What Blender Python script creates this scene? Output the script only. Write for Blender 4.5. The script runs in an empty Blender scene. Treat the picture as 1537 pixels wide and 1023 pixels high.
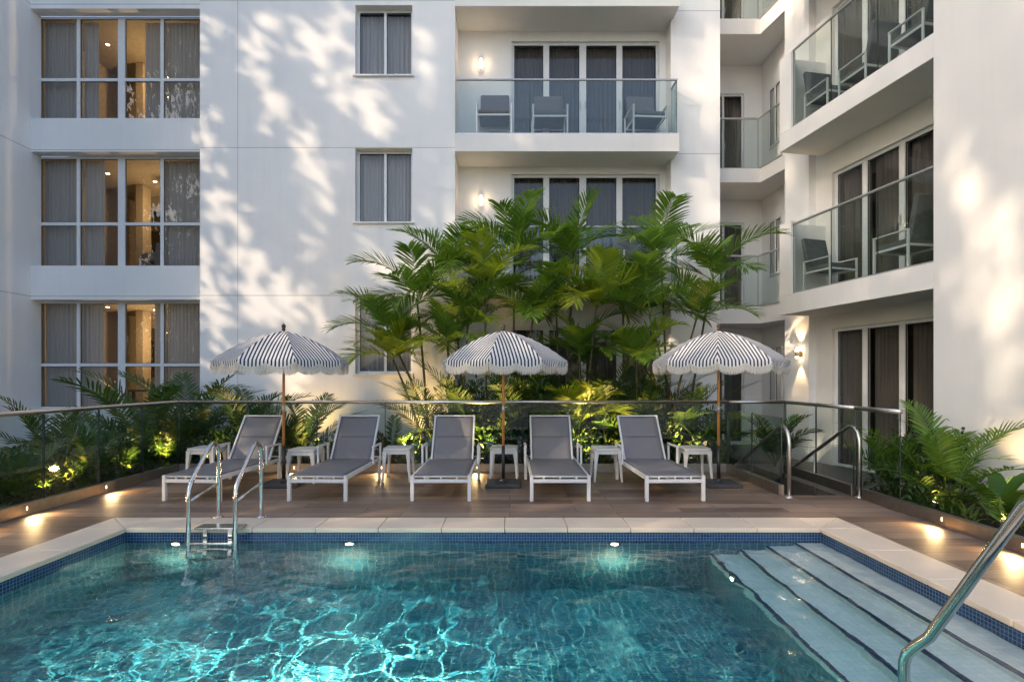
import bpy, math, random
import numpy as np
from mathutils import Vector, Matrix
R = math.radians
random.seed(7)
S = bpy.context.scene
COL = S.collection
CAMZ, FPX, VX, VY = 1.5, 800.0, 765.0, 568.0
def ray(px, py, D):                      # photo measurement -> world point at depth D
    return Vector(((px-VX)/FPX*D, D, CAMZ-(py-VY)/FPX*D))
SUN = Vector((0.769, 0.461, -0.441)).normalized()   # travel direction of sunlight

# ------------------------------------------------------------------ materials
class NT:
    def __init__(s, name):
        s.m = bpy.data.materials.new(name); s.m.use_nodes = True
        s.t = s.m.node_tree; s.t.nodes.clear()
        s.out = s.n('ShaderNodeOutputMaterial')
    def n(s, typ, **kw):
        nd = s.t.nodes.new(typ)
        for k, v in kw.items(): setattr(nd, k, v)
        return nd
    def l(s, a, b): s.t.links.new(a, b)
    def inp(s, nd, key, v):
        if hasattr(v, 'is_output') or isinstance(v, bpy.types.NodeSocket): s.l(v, nd.inputs[key])
        else: nd.inputs[key].default_value = v
    def math(s, op, a, b=0.0, c=0.0, clamp=False):
        nd = s.n('ShaderNodeMath', operation=op); nd.use_clamp = clamp
        for i, v in enumerate((a, b, c)):
            if i < len(nd.inputs): s.inp(nd, i, v)
        return nd.outputs[0]
    def mix(s, f, a, b, typ='MIX'):
        nd = s.n('ShaderNodeMix', data_type='RGBA', blend_type=typ)
        s.inp(nd, 0, f)
        for k, v in ((6, a), (7, b)):
            if isinstance(v, tuple) and len(v) == 3: v = (*v, 1)
            s.inp(nd, k, v)
        return nd.outputs[2]
    def noise(s, scale, vec=None, detail=4.0, rough=.55, dist=0.0):
        nd = s.n('ShaderNodeTexNoise'); nd.inputs['Scale'].default_value = scale
        nd.inputs['Detail'].default_value = detail; nd.inputs['Roughness'].default_value = rough
        nd.inputs['Distortion'].default_value = dist
        if vec is not None: s.l(vec, nd.inputs['Vector'])
        return nd.outputs['Fac']
    def ramp(s, f, pts):
        nd = s.n('ShaderNodeValToRGB'); s.inp(nd, 0, f)
        e = nd.color_ramp.elements
        while len(e) < len(pts): e.new(.5)
        for i, (p, c) in enumerate(pts):
            e[i].position = p
            e[i].color = (c, c, c, 1) if not isinstance(c, tuple) else (*c, 1)
        return nd.outputs[0]
    def pos(s): return s.n('ShaderNodeNewGeometry').outputs['Position']
    def obj(s): return s.n('ShaderNodeTexCoord').outputs['Object']
    def sep(s, v):
        nd = s.n('ShaderNodeSeparateXYZ'); s.l(v, nd.inputs[0]); return nd.outputs
    def comb(s, x, y, z=0.0):
        nd = s.n('ShaderNodeCombineXYZ')
        for i, v in enumerate((x, y, z)): s.inp(nd, i, v)
        return nd.outputs[0]
    def mapping(s, v, scale=(1, 1, 1), rot=(0, 0, 0)):
        nd = s.n('ShaderNodeMapping'); s.l(v, nd.inputs[0])
        nd.inputs['Scale'].default_value = scale; nd.inputs['Rotation'].default_value = rot
        return nd.outputs[0]
    def bump(s, h, strength=.3, dist=.01):
        nd = s.n('ShaderNodeBump'); s.l(h, nd.inputs['Height'])
        nd.inputs['Strength'].default_value = strength; nd.inputs['Distance'].default_value = dist
        return nd.outputs[0]
    def pr(s, base, rough=.5, metal=0.0, normal=None, spec=None, trans=None, emit=None, estr=0, sheen=None):
        nd = s.n('ShaderNodeBsdfPrincipled')
        if isinstance(base, tuple): base = (*base[:3], 1)
        s.inp(nd, 'Base Color', base); s.inp(nd, 'Roughness', rough); s.inp(nd, 'Metallic', metal)
        if normal is not None: s.l(normal, nd.inputs['Normal'])
        if spec is not None: s.inp(nd, 'Specular IOR Level', spec)
        if emit: nd.inputs['Emission Color'].default_value = (*emit, 1); nd.inputs['Emission Strength'].default_value = estr
        return nd.outputs[0]
    def done(s, sh): s.l(sh, s.out.inputs[0]); return s.m

def m_wall(name, joints=True, tint=(.84, .828, .81)):
    t = NT(name); p = t.pos(); o = t.sep(p)
    n1 = t.noise(.8, p, 5); n2 = t.noise(9, p, 6, .65); n3 = t.noise(140, p, 3)
    streak = t.noise(1, t.mapping(p, (5, 5, .35)), 4)
    c = t.mix(t.ramp(n1, [(.3, 0.0), (.75, 1.0)]), tint, tuple(v*.93 for v in tint))
    c = t.mix(t.math('MULTIPLY', t.ramp(streak, [(.5, 0.0), (.8, 1.0)]), .14), c, (.5, .48, .45))
    c = t.mix(t.math('MULTIPLY', n2, .07), c, (.55, .54, .52))
    h = t.math('ADD', t.math('MULTIPLY', n3, .4), n2)
    if joints:
        j = None
        for z in (.18, 3.2, 6.22, 9.22):
            d = t.math('LESS_THAN', t.math('ABSOLUTE', t.math('SUBTRACT', o[2], z)), .0075)
            j = d if j is None else t.math('MAXIMUM', j, d)
        d = t.math('LESS_THAN', t.math('ABSOLUTE', t.math('SUBTRACT', o[0], -5.56)), .006)
        j = t.math('MAXIMUM', j, d)
        c = t.mix(t.math('MULTIPLY', j, .6), c, (.22, .21, .21))
        h = t.math('SUBTRACT', h, t.math('MULTIPLY', j, 2.0))
    return t.done(t.pr(c, .75, normal=t.bump(h, .16, .005), spec=.3))

def m_simple(name, col, rough=.5, metal=0, var=.12, scale=12, bumps=.0, bscale=80, spec=None):
    t = NT(name); p = t.obj()
    n = t.noise(scale, p, 5)
    c = t.mix(t.ramp(n, [(.3, 0.0), (.7, 1.0)]), col, tuple(max(0, v*(1-var*2)) for v in col))
    nm = t.bump(t.noise(bscale, p, 3), bumps, .004) if bumps else None
    r = t.math('ADD', t.math('MULTIPLY', t.noise(scale*2, p, 3), .2), rough-.1)
    return t.done(t.pr(c, r, metal, nm, spec))

def m_glass(name, tint, refl=1.0, rough=0.0):
    t = NT(name)
    lw = t.n('ShaderNodeLayerWeight'); lw.inputs['Blend'].default_value = .5
    fr = t.math('ADD', .042, t.math('MULTIPLY', .958, t.math('POWER', lw.outputs['Facing'], 5.0)))
    tr = t.n('ShaderNodeBsdfTransparent'); tr.inputs[0].default_value = (*tint, 1)
    gl = t.n('ShaderNodeBsdfGlossy'); gl.inputs['Roughness'].default_value = rough
    gl.inputs[0].default_value = (1, 1, 1, 1)
    if True:
        p = t.pos(); t.l(t.bump(t.noise(1.3, p, 1), .02, .02), gl.inputs['Normal'])
    mx = t.n('ShaderNodeMixShader')
    t.l(t.math('MULTIPLY', fr, refl, clamp=True), mx.inputs[0])
    t.l(tr.outputs[0], mx.inputs[1]); t.l(gl.outputs[0], mx.inputs[2])
    return t.done(mx.outputs[0])

def m_curtain(name, col, tl=.35):
    t = NT(name); p = t.obj()
    w = t.noise(1, t.mapping(p, (60, 60, .6)), 3)
    c = t.mix(w, col, tuple(v*.7 for v in col))
    d = t.n('ShaderNodeBsdfDiffuse'); t.l(c, d.inputs[0])
    b = t.n('ShaderNodeBsdfTranslucent'); t.l(c, b.inputs[0])
    mx = t.n('ShaderNodeMixShader'); mx.inputs[0].default_value = tl
    t.l(d.outputs[0], mx.inputs[1]); t.l(b.outputs[0], mx.inputs[2])
    return t.done(mx.outputs[0])

def m_leaf(name, c1, c2, tl=.35, rough=.38):
    t = NT(name); p = t.pos(); o = t.obj()
    n = t.noise(2.3, p, 3); n2 = t.noise(11, p, 2)
    ri = t.n('ShaderNodeNewGeometry').outputs['Random Per Island']
    f = t.math('ADD', t.math('MULTIPLY', n, .6), t.math('MULTIPLY', ri, .5))
    c = t.mix(t.ramp(f, [(.25, 0.0), (.8, 1.0)]), c1, c2)
    c = t.mix(t.math('MULTIPLY', t.ramp(ri, [(.93, 0.0), (.97, 1.0)]), .5), c, (.22, .17, .04))
    pb = t.pr(c, t.math('ADD', rough, t.math('MULTIPLY', n2, .15)), spec=.45)
    b = t.n('ShaderNodeBsdfTranslucent'); t.l(t.mix(.5, c, (c2[0]*1.6, c2[1]*1.7, c2[2]*.7)), b.inputs[0])
    mx = t.n('ShaderNodeMixShader'); mx.inputs[0].default_value = tl
    t.l(pb, mx.inputs[1]); t.l(b.outputs[0], mx.inputs[2])
    return t.done(mx.outputs[0])

def m_emit(name, col, strength):
    t = NT(name); e = t.n('ShaderNodeEmission'); e.inputs[0].default_value = (*col, 1); e.inputs[1].default_value = strength
    return t.done(e.outputs[0])

def m_deck():
    t = NT('wood_look_tile'); p = t.pos(); o = t.sep(p)
    br = t.n('ShaderNodeTexBrick'); t.l(t.comb(o[0], o[1]), br.inputs['Vector'])
    br.offset = .37; br.offset_frequency = 2
    br.inputs['Scale'].default_value = 1; br.inputs['Brick Width'].default_value = 1.2
    br.inputs['Row Height'].default_value = .2; br.inputs['Mortar Size'].default_value = .004
    br.inputs['Mortar Smooth'].default_value = .1; br.inputs['Bias'].default_value = 0
    br.inputs['Color1'].default_value = (0, 0, 0, 1); br.inputs['Color2'].default_value = (1, 1, 1, 1); br.inputs['Mortar'].default_value = (.5, .5, .5, 1)
    per = br.outputs['Color']
    off = t.n('ShaderNodeVectorMath', operation='MULTIPLY_ADD'); t.l(per, off.inputs[0]); off.inputs[1].default_value = (7, 3, 5); t.l(p, off.inputs[2])
    g1 = t.noise(1, t.mapping(off.outputs[0], (1.3, 16, 1)), 7, .62, 1.2)
    g2 = t.noise(1, t.mapping(off.outputs[0], (6, 130, 1)), 4, .6)
    c = t.ramp(g1, [(.3, (.075, .046, .031)), (.5, (.21, .137, .095)), (.7, (.38, .265, .19))])
    c = t.mix(t.math('MULTIPLY', g2, .45), c, (.07, .045, .033))
    c = t.mix(.55, c, t.mix(t.sep(per)[0], (.10, .062, .043), (.38, .265, .19)))
    c = t.mix(t.math('MULTIPLY', br.outputs['Fac'], .9), c, (.03, .024, .02))
    st = t.noise(1.7, p, 5)
    c = t.mix(t.math('MULTIPLY', t.ramp(st, [(.5, 0.0), (.75, 1.0)]), .2), c, (.2, .17, .15))
    rr = t.math('ADD', .36, t.math('MULTIPLY', t.math('ADD', g1, st), .17))
    h = t.math('SUBTRACT', t.math('MULTIPLY', g2, .25), t.math('MULTIPLY', br.outputs['Fac'], 1.0))
    return t.done(t.pr(c, rr, normal=t.bump(h, .35, .003)))

def m_coping():
    t = NT('cream_stone'); p = t.pos(); o = t.sep(p)
    # joints every .6 m along both axes
    n1 = t.noise(3, p, 6); n2 = t.noise(60, p, 4)
    c = t.mix(n1, (.70, .55, .40), (.80, .66, .51))
    c = t.mix(t.math('MULTIPLY', n2, .18), c, (.42, .34, .27))
    c = t.mix(t.math('MULTIPLY', t.ramp(t.noise(1.1, p, 5), [(.5, 0.0), (.8, 1.0)]), .22), c, (.4, .34, .28))
    return t.done(t.pr(c, .55, normal=t.bump(n2, .2, .003)))

def m_tiles(name, size, grout, c1, c2, rough=.18, mort=.09):
    # square mosaic laid in world space on whichever plane the face lies
    t = NT(name); g = t.n('ShaderNodeNewGeometry'); o = t.sep(g.outputs['Position']); nn = t.sep(g.outputs['True Normal'])
    ax = t.math('GREATER_THAN', t.math('ABSOLUTE', nn[0]), .6); az = t.math('GREATER_THAN', t.math('ABSOLUTE', nn[2]), .6)
    u = t.math('ADD', t.math('MULTIPLY', o[0], t.math('SUBTRACT', 1, ax)), t.math('MULTIPLY', o[1], ax))
    v = t.math('ADD', t.math('MULTIPLY', o[2], t.math('SUBTRACT', 1, az)), t.math('MULTIPLY', o[1], az))
    u = t.math('DIVIDE', u, size); v = t.math('DIVIDE', v, size)
    fu = t.math('FRACT', t.math('ADD', u, 500)); fv = t.math('FRACT', t.math('ADD', v, 500))
    e = t.math('MAXIMUM', t.math('ABSOLUTE', t.math('SUBTRACT', fu, .5)), t.math('ABSOLUTE', t.math('SUBTRACT', fv, .5)))
    m = t.math('GREATER_THAN', e, .5-mort/2)
    wn = t.n('ShaderNodeTexWhiteNoise', noise_dimensions='2D')
    t.l(t.comb(t.math('FLOOR', t.math('ADD', u, 500)), t.math('FLOOR', t.math('ADD', v, 500))), wn.inputs['Vector'])
    c = t.mix(wn.outputs[0], c1, c2)
    c = t.mix(m, c, grout)
    return t.done(t.pr(c, t.math('ADD', rough, t.math('MULTIPLY', m, .5)), normal=t.bump(t.math('SUBTRACT', 1, m), .3, .002)))

def m_water():
    t = NT('pool_water')
    g = t.n('ShaderNodeBsdfRefraction'); g.inputs['IOR'].default_value = 1.33; g.inputs['Roughness'].default_value = 0
    g.inputs[0].default_value = (.97, 1, 1, 1)
    gl = t.n('ShaderNodeBsdfGlass'); gl.inputs['IOR'].default_value = 1.33; gl.inputs['Roughness'].default_value = 0.0
    gl.inputs[0].default_value = (1, 1, 1, 1)
    t.l(t.bump(t.noise(9, t.mapping(t.pos(), (1, 1.6, 1)), 3, .5, .8), .10, .02), gl.inputs['Normal']); t.l(gl.outputs[0], t.out.inputs[0])
    va = t.n('ShaderNodeVolumeAbsorption'); va.inputs[0].default_value = (.50, .80, .885, 1); va.inputs[1].default_value = 1.2
    t.l(va.outputs[0], t.out.inputs[1])
    return t.m

def m_stripe():
    t = NT('striped_canvas'); uv = t.n('ShaderNodeUVMap'); uv.uv_map = 'UVMap'; o = t.sep(uv.outputs[0])
    f = t.math('FRACT', t.math('ADD', t.math('DIVIDE', o[0], .046), 50.25))
    s = t.ramp(f, [(.53, 0.0), (.57, 1.0)])
    w = t.noise(260, t.obj(), 2)
    c = t.mix(s, (.88, .87, .85), (.018, .028, .07))
    c = t.mix(t.math('MULTIPLY', w, .12), c, (.3, .3, .3))
    pb = t.pr(c, .9, normal=t.bump(w, .25, .002), spec=.1)
    b = t.n('ShaderNodeBsdfTranslucent'); t.l(c, b.inputs[0])
    mx = t.n('ShaderNodeMixShader'); mx.inputs[0].default_value = .32
    t.l(pb, mx.inputs[1]); t.l(b.outputs[0], mx.inputs[2])
    return t.done(mx.outputs[0])

def m_sling():
    t = NT('grey_sling_mesh'); o = t.sep(t.obj())
    wx = t.math('SINE', t.math('MULTIPLY', o[0], 2600)); wy = t.math('SINE', t.math('MULTIPLY', o[1], 1500))
    w = t.math('MULTIPLY', wx, wy)
    n = t.noise(4, t.obj(), 4); f = t.noise(420, t.obj(), 2)
    c = t.mix(n, (.15, .143, .145), (.20, .19, .19)); c = t.mix(t.math('MULTIPLY', f, .5), c, (.19, .185, .2))
    return t.done(t.pr(c, .62, normal=t.bump(f, .25, .002), spec=.35))

def m_pole():
    t = NT('varnished_wood'); p = t.obj()
    g = t.noise(1, t.mapping(p, (60, 60, 3)), 5)
    c = t.mix(g, (.42, .15, .035), (.70, .33, .10))
    return t.done(t.pr(c, .3))

def m_steel(name, rough=.16, col=(.62, .61, .6)):
    t = NT(name); p = t.obj()
    n = t.noise(14, p, 5); n2 = t.noise(1, t.mapping(p, (300, 300, 20)), 2)
    r = t.math('ADD', rough-.05, t.math('MULTIPLY', n, .16))
    c = t.mix(t.ramp(n, [(.35, 0.0), (.8, 1.0)]), col, tuple(v*.8 for v in col))
    return t.done(t.pr(c, r, 1.0, t.bump(n2, .04, .001)))

M = {}
M['wall'] = m_wall('white_render')
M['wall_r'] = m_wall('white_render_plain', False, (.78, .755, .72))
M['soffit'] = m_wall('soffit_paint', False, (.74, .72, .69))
M['frame'] = m_simple('white_window_paint', (.74, .74, .74), .38, var=.04)
M['pane'] = m_glass('window_glass', (.90, .90, .89), .9)
M['bglass'] = m_glass('balustrade_glass', (.86, .90, .885), .75)
M['gedge'] = m_simple('glass_edge', (.045, .06, .055), .2)
M['curtain'] = m_curtain('grey_curtain', (.43, .42, .41), .14)
M['sheer'] = m_curtain('warm_grey_curtain', (.19, .175, .16))
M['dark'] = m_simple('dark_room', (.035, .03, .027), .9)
M['room'] = m_simple('warm_room_paint', (.34, .27, .19), .8, var=.1)
M['roomdark'] = m_simple('dark_timber_panel', (.05, .035, .025), .5)
M['roomback'] = m_simple('brown_panelled_wall', (.24, .16, .09), .6)
M['roomfloor'] = m_simple('room_floor', (.14, .09, .06), .5)
M['rail'] = m_steel('brushed_steel_rail', .3, (.66, .64, .62))
M['steel'] = m_steel('polished_steel', .12, (.64, .62, .59))
M['kerb'] = m_steel('brushed_steel_kerb', .42, (.36, .33, .30))
M['alu'] = m_simple('powder_coated_aluminium', (.68, .67, .66), .4, var=.05)
M['balrail'] = m_simple('anodised_rail', (.50, .50, .50), .35, .6, var=.05)
M['deck'] = m_deck(); M['coping'] = m_coping()
M['band'] = m_tiles('navy_mosaic', .0285, (.16, .24, .32), (.003, .02, .075), (.010, .055, .15), mort=.11)
M['pool'] = m_tiles('teal_mosaic', .075, (.36, .40, .38), (.035, .14, .185), (.08, .23, .295), .3, mort=.13)
M['step'] = m_tiles('pale_step_mosaic', .05, (.60, .66, .60), (.76, .83, .76), (.84, .90, .82), .35, mort=.05)
M['nosing'] = m_tiles('dark_nosing_mosaic', .05, (.10, .14, .20), (.008, .02, .05), (.02, .045, .10), .3)
M['water'] = m_water(); M['stripe'] = m_stripe(); M['sling'] = m_sling(); M['pole'] = m_pole()
M['fringe'] = m_curtain('cream_fringe', (.92, .88, .80), .35)
M['black'] = m_simple('black_metal', (.018, .018, .02), .45)
M['base'] = m_simple('charcoal_concrete', (.035, .038, .043), .6, bumps=.2)
M['resin'] = m_simple('off_white_resin', (.62, .60, .57), .42, var=.06)
M['cushion'] = m_simple('charcoal_cushion', (.14, .142, .15), .85, bumps=.2, bscale=300)
M['brass'] = m_steel('brass', .25, (.62, .45, .22))
M['soil'] = m_simple('dark_mulch', (.028, .02, .014), .95, bumps=.8, bscale=45)
M['terr'] = m_simple('grey_terrace_tile', (.13, .12, .11), .5, bumps=.1)
M['ground'] = m_simple('ground_paving', (.13, .13, .125), .8, bumps=.2, scale=.7)
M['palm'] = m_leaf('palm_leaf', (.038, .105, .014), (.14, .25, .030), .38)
M['palmd'] = m_leaf('palm_leaf_shaded', (.018, .055, .010), (.05, .11, .018), .3)  # darker copy of the palm leaf, shade put into the colour
M['palmy'] = m_leaf('palm_leaf_lit', (.10, .18, .014), (.26, .32, .03), .42)  # yellower copy of the palm leaf, uplight glow put into the colour
M['strap'] = m_leaf('strap_leaf', (.045, .10, .015), (.14, .19, .035), .35)
M['dleaf'] = m_leaf('dark_shrub_leaf', (.016, .046, .010), (.05, .10, .018), .25)
M['broad'] = m_leaf('broad_leaf', (.035, .10, .012), (.08, .16, .02), .3, .3)
M['cane'] = m_simple('cane_stem', (.095, .085, .035), .6, scale=25, var=.4, bumps=.3)
M['bark'] = m_simple('tree_bark', (.09, .07, .05), .9, scale=6, var=.3, bumps=.5)
M['lamp'] = m_emit('warm_lamp_glow', (1, .76, .50), 5)
M['lampw'] = m_emit('warm_white_bulb', (1, .80, .52), 30)
M['poollamp'] = m_emit('pool_lamp_glow', (1, .86, .55), 7)
M['eled'] = m_emit('small_led', (1, .7, .35), 8)

# ------------------------------------------------------------------ mesh builder
class MB:
    def __init__(s): s.v = []; s.f = []; s.uv = None
    def add(s, vs, fs, mat=None):
        k = len(s.v)
        s.v += [tuple(mat @ Vector(p)) if mat is not None else tuple(p) for p in vs]
        s.f += [tuple(i+k for i in f) for f in fs]
        return s
    def box(s, x0, x1, y0, y1, z0, z1, mat=None):
        vs = [(x, y, z) for x in (x0, x1) for y in (y0, y1) for z in (z0, z1)]
        return s.add(vs, [(0, 1, 3, 2), (4, 6, 7, 5), (0, 4, 5, 1), (2, 3, 7, 6), (0, 2, 6, 4), (1, 5, 7, 3)], mat)
    def bar(s, a, b, w, h, up=(0, 0, 1)):          # rectangular bar between two points
        a, b = Vector(a), Vector(b); d = (b-a).normalized(); u = Vector(up)
        if abs(d.dot(u)) > .95: u = Vector((0, 1, 0))
        sx = d.cross(u).normalized()*w/2; sy = sx.cross(d).normalized()*h/2
        vs = [p+i*sx+j*sy for p in (a, b) for i, j in ((-1, -1), (1, -1), (1, 1), (-1, 1))]
        return s.add(vs, [(3, 2, 1, 0), (4, 5, 6, 7), (0, 1, 5, 4), (1, 2, 6, 5), (2, 3, 7, 6), (3, 0, 4, 7)])
    def tube(s, pts, r, n=12, cap=True):
        pts = [Vector(p) for p in pts]
        rs = r if isinstance(r, (list, tuple)) else [r]*len(pts)
        d0 = (pts[1]-pts[0]).normalized()
        u = Vector((0, 0, 1)) if abs(d0.z) < .9 else Vector((1, 0, 0))
        nx = d0.cross(u).normalized(); rings = []
        for i, p in enumerate(pts):
            d = ((pts[min(i+1, len(pts)-1)]-p).normalized()+(p-pts[max(i-1, 0)]).normalized())
            d = d.normalized() if d.length > 1e-6 else d0
            nx = (nx-d*nx.dot(d)).normalized(); ny = d.cross(nx)
            rings.append([p+rs[i]*(math.cos(2*math.pi*k/n)*nx+math.sin(2*math.pi*k/n)*ny) for k in range(n)])
        vs = [q for rg in rings for q in rg]; fs = []
        for i in range(len(pts)-1):
            for k in range(n):
                fs.append((i*n+k, i*n+(k+1) % n, (i+1)*n+(k+1) % n, (i+1)*n+k))
        if cap: fs.append(tuple(range(n))[::-1]); fs.append(tuple((len(pts)-1)*n+k for k in range(n)))
        return s.add(vs, fs)
    def lathe(s, prof, n=24, c=(0, 0, 0)):
        vs = []; fs = []
        for r, z in prof:
            for k in range(n): vs.append((c[0]+r*math.cos(2*math.pi*k/n), c[1]+r*math.sin(2*math.pi*k/n), c[2]+z))
        for i in range(len(prof)-1):
            for k in range(n): fs.append((i*n+k, i*n+(k+1) % n, (i+1)*n+(k+1) % n, (i+1)*n+k))
        fs.append(tuple(range(n))[::-1]); fs.append(tuple((len(prof)-1)*n+k for k in range(n)))
        return s.add(vs, fs)
    def prism(s, poly, z0, z1):
        n = len(poly); vs = [(x, y, z0) for x, y in poly]+[(x, y, z1) for x, y in poly]
        fs = [tuple(range(n))[::-1], tuple(range(n, 2*n))]+[(k, (k+1) % n, n+(k+1) % n, n+k) for k in range(n)]
        return s.add(vs, fs)
    def grid(s, us, vs_, filled, w0, w1, fn):      # solid slab made of grid cells with openings
        nu, nv = len(us)-1, len(vs_)-1
        F = [[filled((us[i]+us[i+1])/2, (vs_[j]+vs_[j+1])/2) for j in range(nv)] for i in range(nu)]
        idx = {}
        def V(i, j, k):
            key = (i, j, k)
            if key not in idx:
                idx[key] = len(s.v); s.v.append(tuple(fn(us[i], vs_[j], (w0, w1)[k])))
            return idx[key]
        for i in range(nu):
            for j in range(nv):
                if not F[i][j]: continue
                s.f.append((V(i, j, 0), V(i+1, j, 0), V(i+1, j+1, 0), V(i, j+1, 0)))
                s.f.append((V(i, j, 1), V(i, j+1, 1), V(i+1, j+1, 1), V(i+1, j, 1)))
                if i == 0 or not F[i-1][j]: s.f.append((V(i, j, 0), V(i, j+1, 0), V(i, j+1, 1), V(i, j, 1)))
                if i == nu-1 or not F[i+1][j]: s.f.append((V(i+1, j, 0), V(i+1, j, 1), V(i+1, j+1, 1), V(i+1, j+1, 0)))
                if j == 0 or not F[i][j-1]: s.f.append((V(i, j, 0), V(i, j, 1), V(i+1, j, 1), V(i+1, j, 0)))
                if j == nv-1 or not F[i][j+1]: s.f.append((V(i, j+1, 0), V(i+1, j+1, 0), V(i+1, j+1, 1), V(i, j+1, 1)))
        return s
    def build(s, name, mat, parent=None, bevel=0, smooth=False, seg=2, loc=None):
        me = bpy.data.meshes.new(name); me.from_pydata(s.v, [], s.f); me.validate(); me.update()
        me.materials.append(M[mat] if isinstance(mat, str) else mat)
        if s.uv:
            ul = me.uv_layers.new(name='UVMap')
            for lp in me.loops: ul.data[lp.index].uv = s.uv[lp.vertex_index]
        if smooth:
            me.polygons.foreach_set('use_smooth', [True]*len(me.polygons))
        o = bpy.data.objects.new(name, me); COL.objects.link(o)
        if parent is not None: o.parent = parent
        if loc is not None: o.location = loc
        if bevel:
            b = o.modifiers.new('bevel', 'BEVEL'); b.width = bevel; b.segments = seg; b.limit_method = 'ANGLE'; b.angle_limit = R(40)
            b.harden_normals = False
        return o

def wallgrid(x0, x1, z0, z1, y0, y1, holes):
    us = sorted({x0, x1, *[h[0] for h in holes], *[h[1] for h in holes]}); us = [u for u in us if x0 <= u <= x1]
    vs = sorted({z0, z1, *[h[2] for h in holes], *[h[3] for h in holes]}); vs = [v for v in vs if z0 <= v <= z1]
    fl = lambda u, v: not any(h[0] < u < h[1] and h[2] < v < h[3] for h in holes)
    return MB().grid(us, vs, fl, y0, y1, lambda u, v, w: (u, w, v))

def tag(o, label=None, cat=None, group=None, kind=None):
    if label: o['label'] = label
    if cat: o['category'] = cat
    if group: o['group'] = group
    if kind: o['kind'] = kind
    return o
def empty(name, loc=(0, 0, 0), rz=0.0, label=None, cat=None, group=None):
    o = bpy.data.objects.new(name, None); COL.objects.link(o); o.location = loc; o.rotation_euler = (0, 0, rz)
    o.empty_display_size = .1
    return tag(o, label, cat, group)
def copy_tree(o, parent=None):
    c = o.copy(); COL.objects.link(c)
    if parent is not None: c.parent = parent
    for ch in [x for x in list(bpy.data.objects) if x.parent == o]: copy_tree(ch, c)
    return c
def lamp(kind, name, loc, energy, col, size=.05, target=None, angle=60, blend=.6):
    ld = bpy.data.lights.new(name, kind); ld.energy = energy; ld.color = col; ld.shadow_soft_size = size
    if kind == 'SPOT': ld.spot_size = R(angle); ld.spot_blend = blend
    o = bpy.data.objects.new(name, ld); COL.objects.link(o); o.location = loc
    if target is not None: o.rotation_euler = (Vector(target)-Vector(loc)).to_track_quat('-Z', 'Y').to_euler()
    return o

# ------------------------------------------------------------------ openings
def curtain(parent, x0, x1, y, z0, z1, mat='curtain', seed=0):
    rnd = random.Random(seed); mb = MB(); n = max(8, int((x1-x0)/.012)); ph = rnd.random()*6; fr = 70+rnd.random()*20
    row = []
    x = x0
    for i in range(n+1):
        x = x0+(x1-x0)*i/n
        d = .018*math.sin(fr*x+ph+1.3*math.sin(9*x+ph))+.012*math.sin(23*x+ph*2)
        row.append((x, d))
    zs = [z0, z0+(z1-z0)*.5, z1]
    vs = [(x, y+d*(1.15, 1, .75)[k], z) for k, z in enumerate(zs) for x, d in row]
    N = n+1
    mb.add(vs, [(k*N+i, k*N+i+1, (k+1)*N+i+1, (k+1)*N+i) for k in range(2) for i in range(n)])
    return mb.build('curtain', mat, parent, smooth=True)

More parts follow.
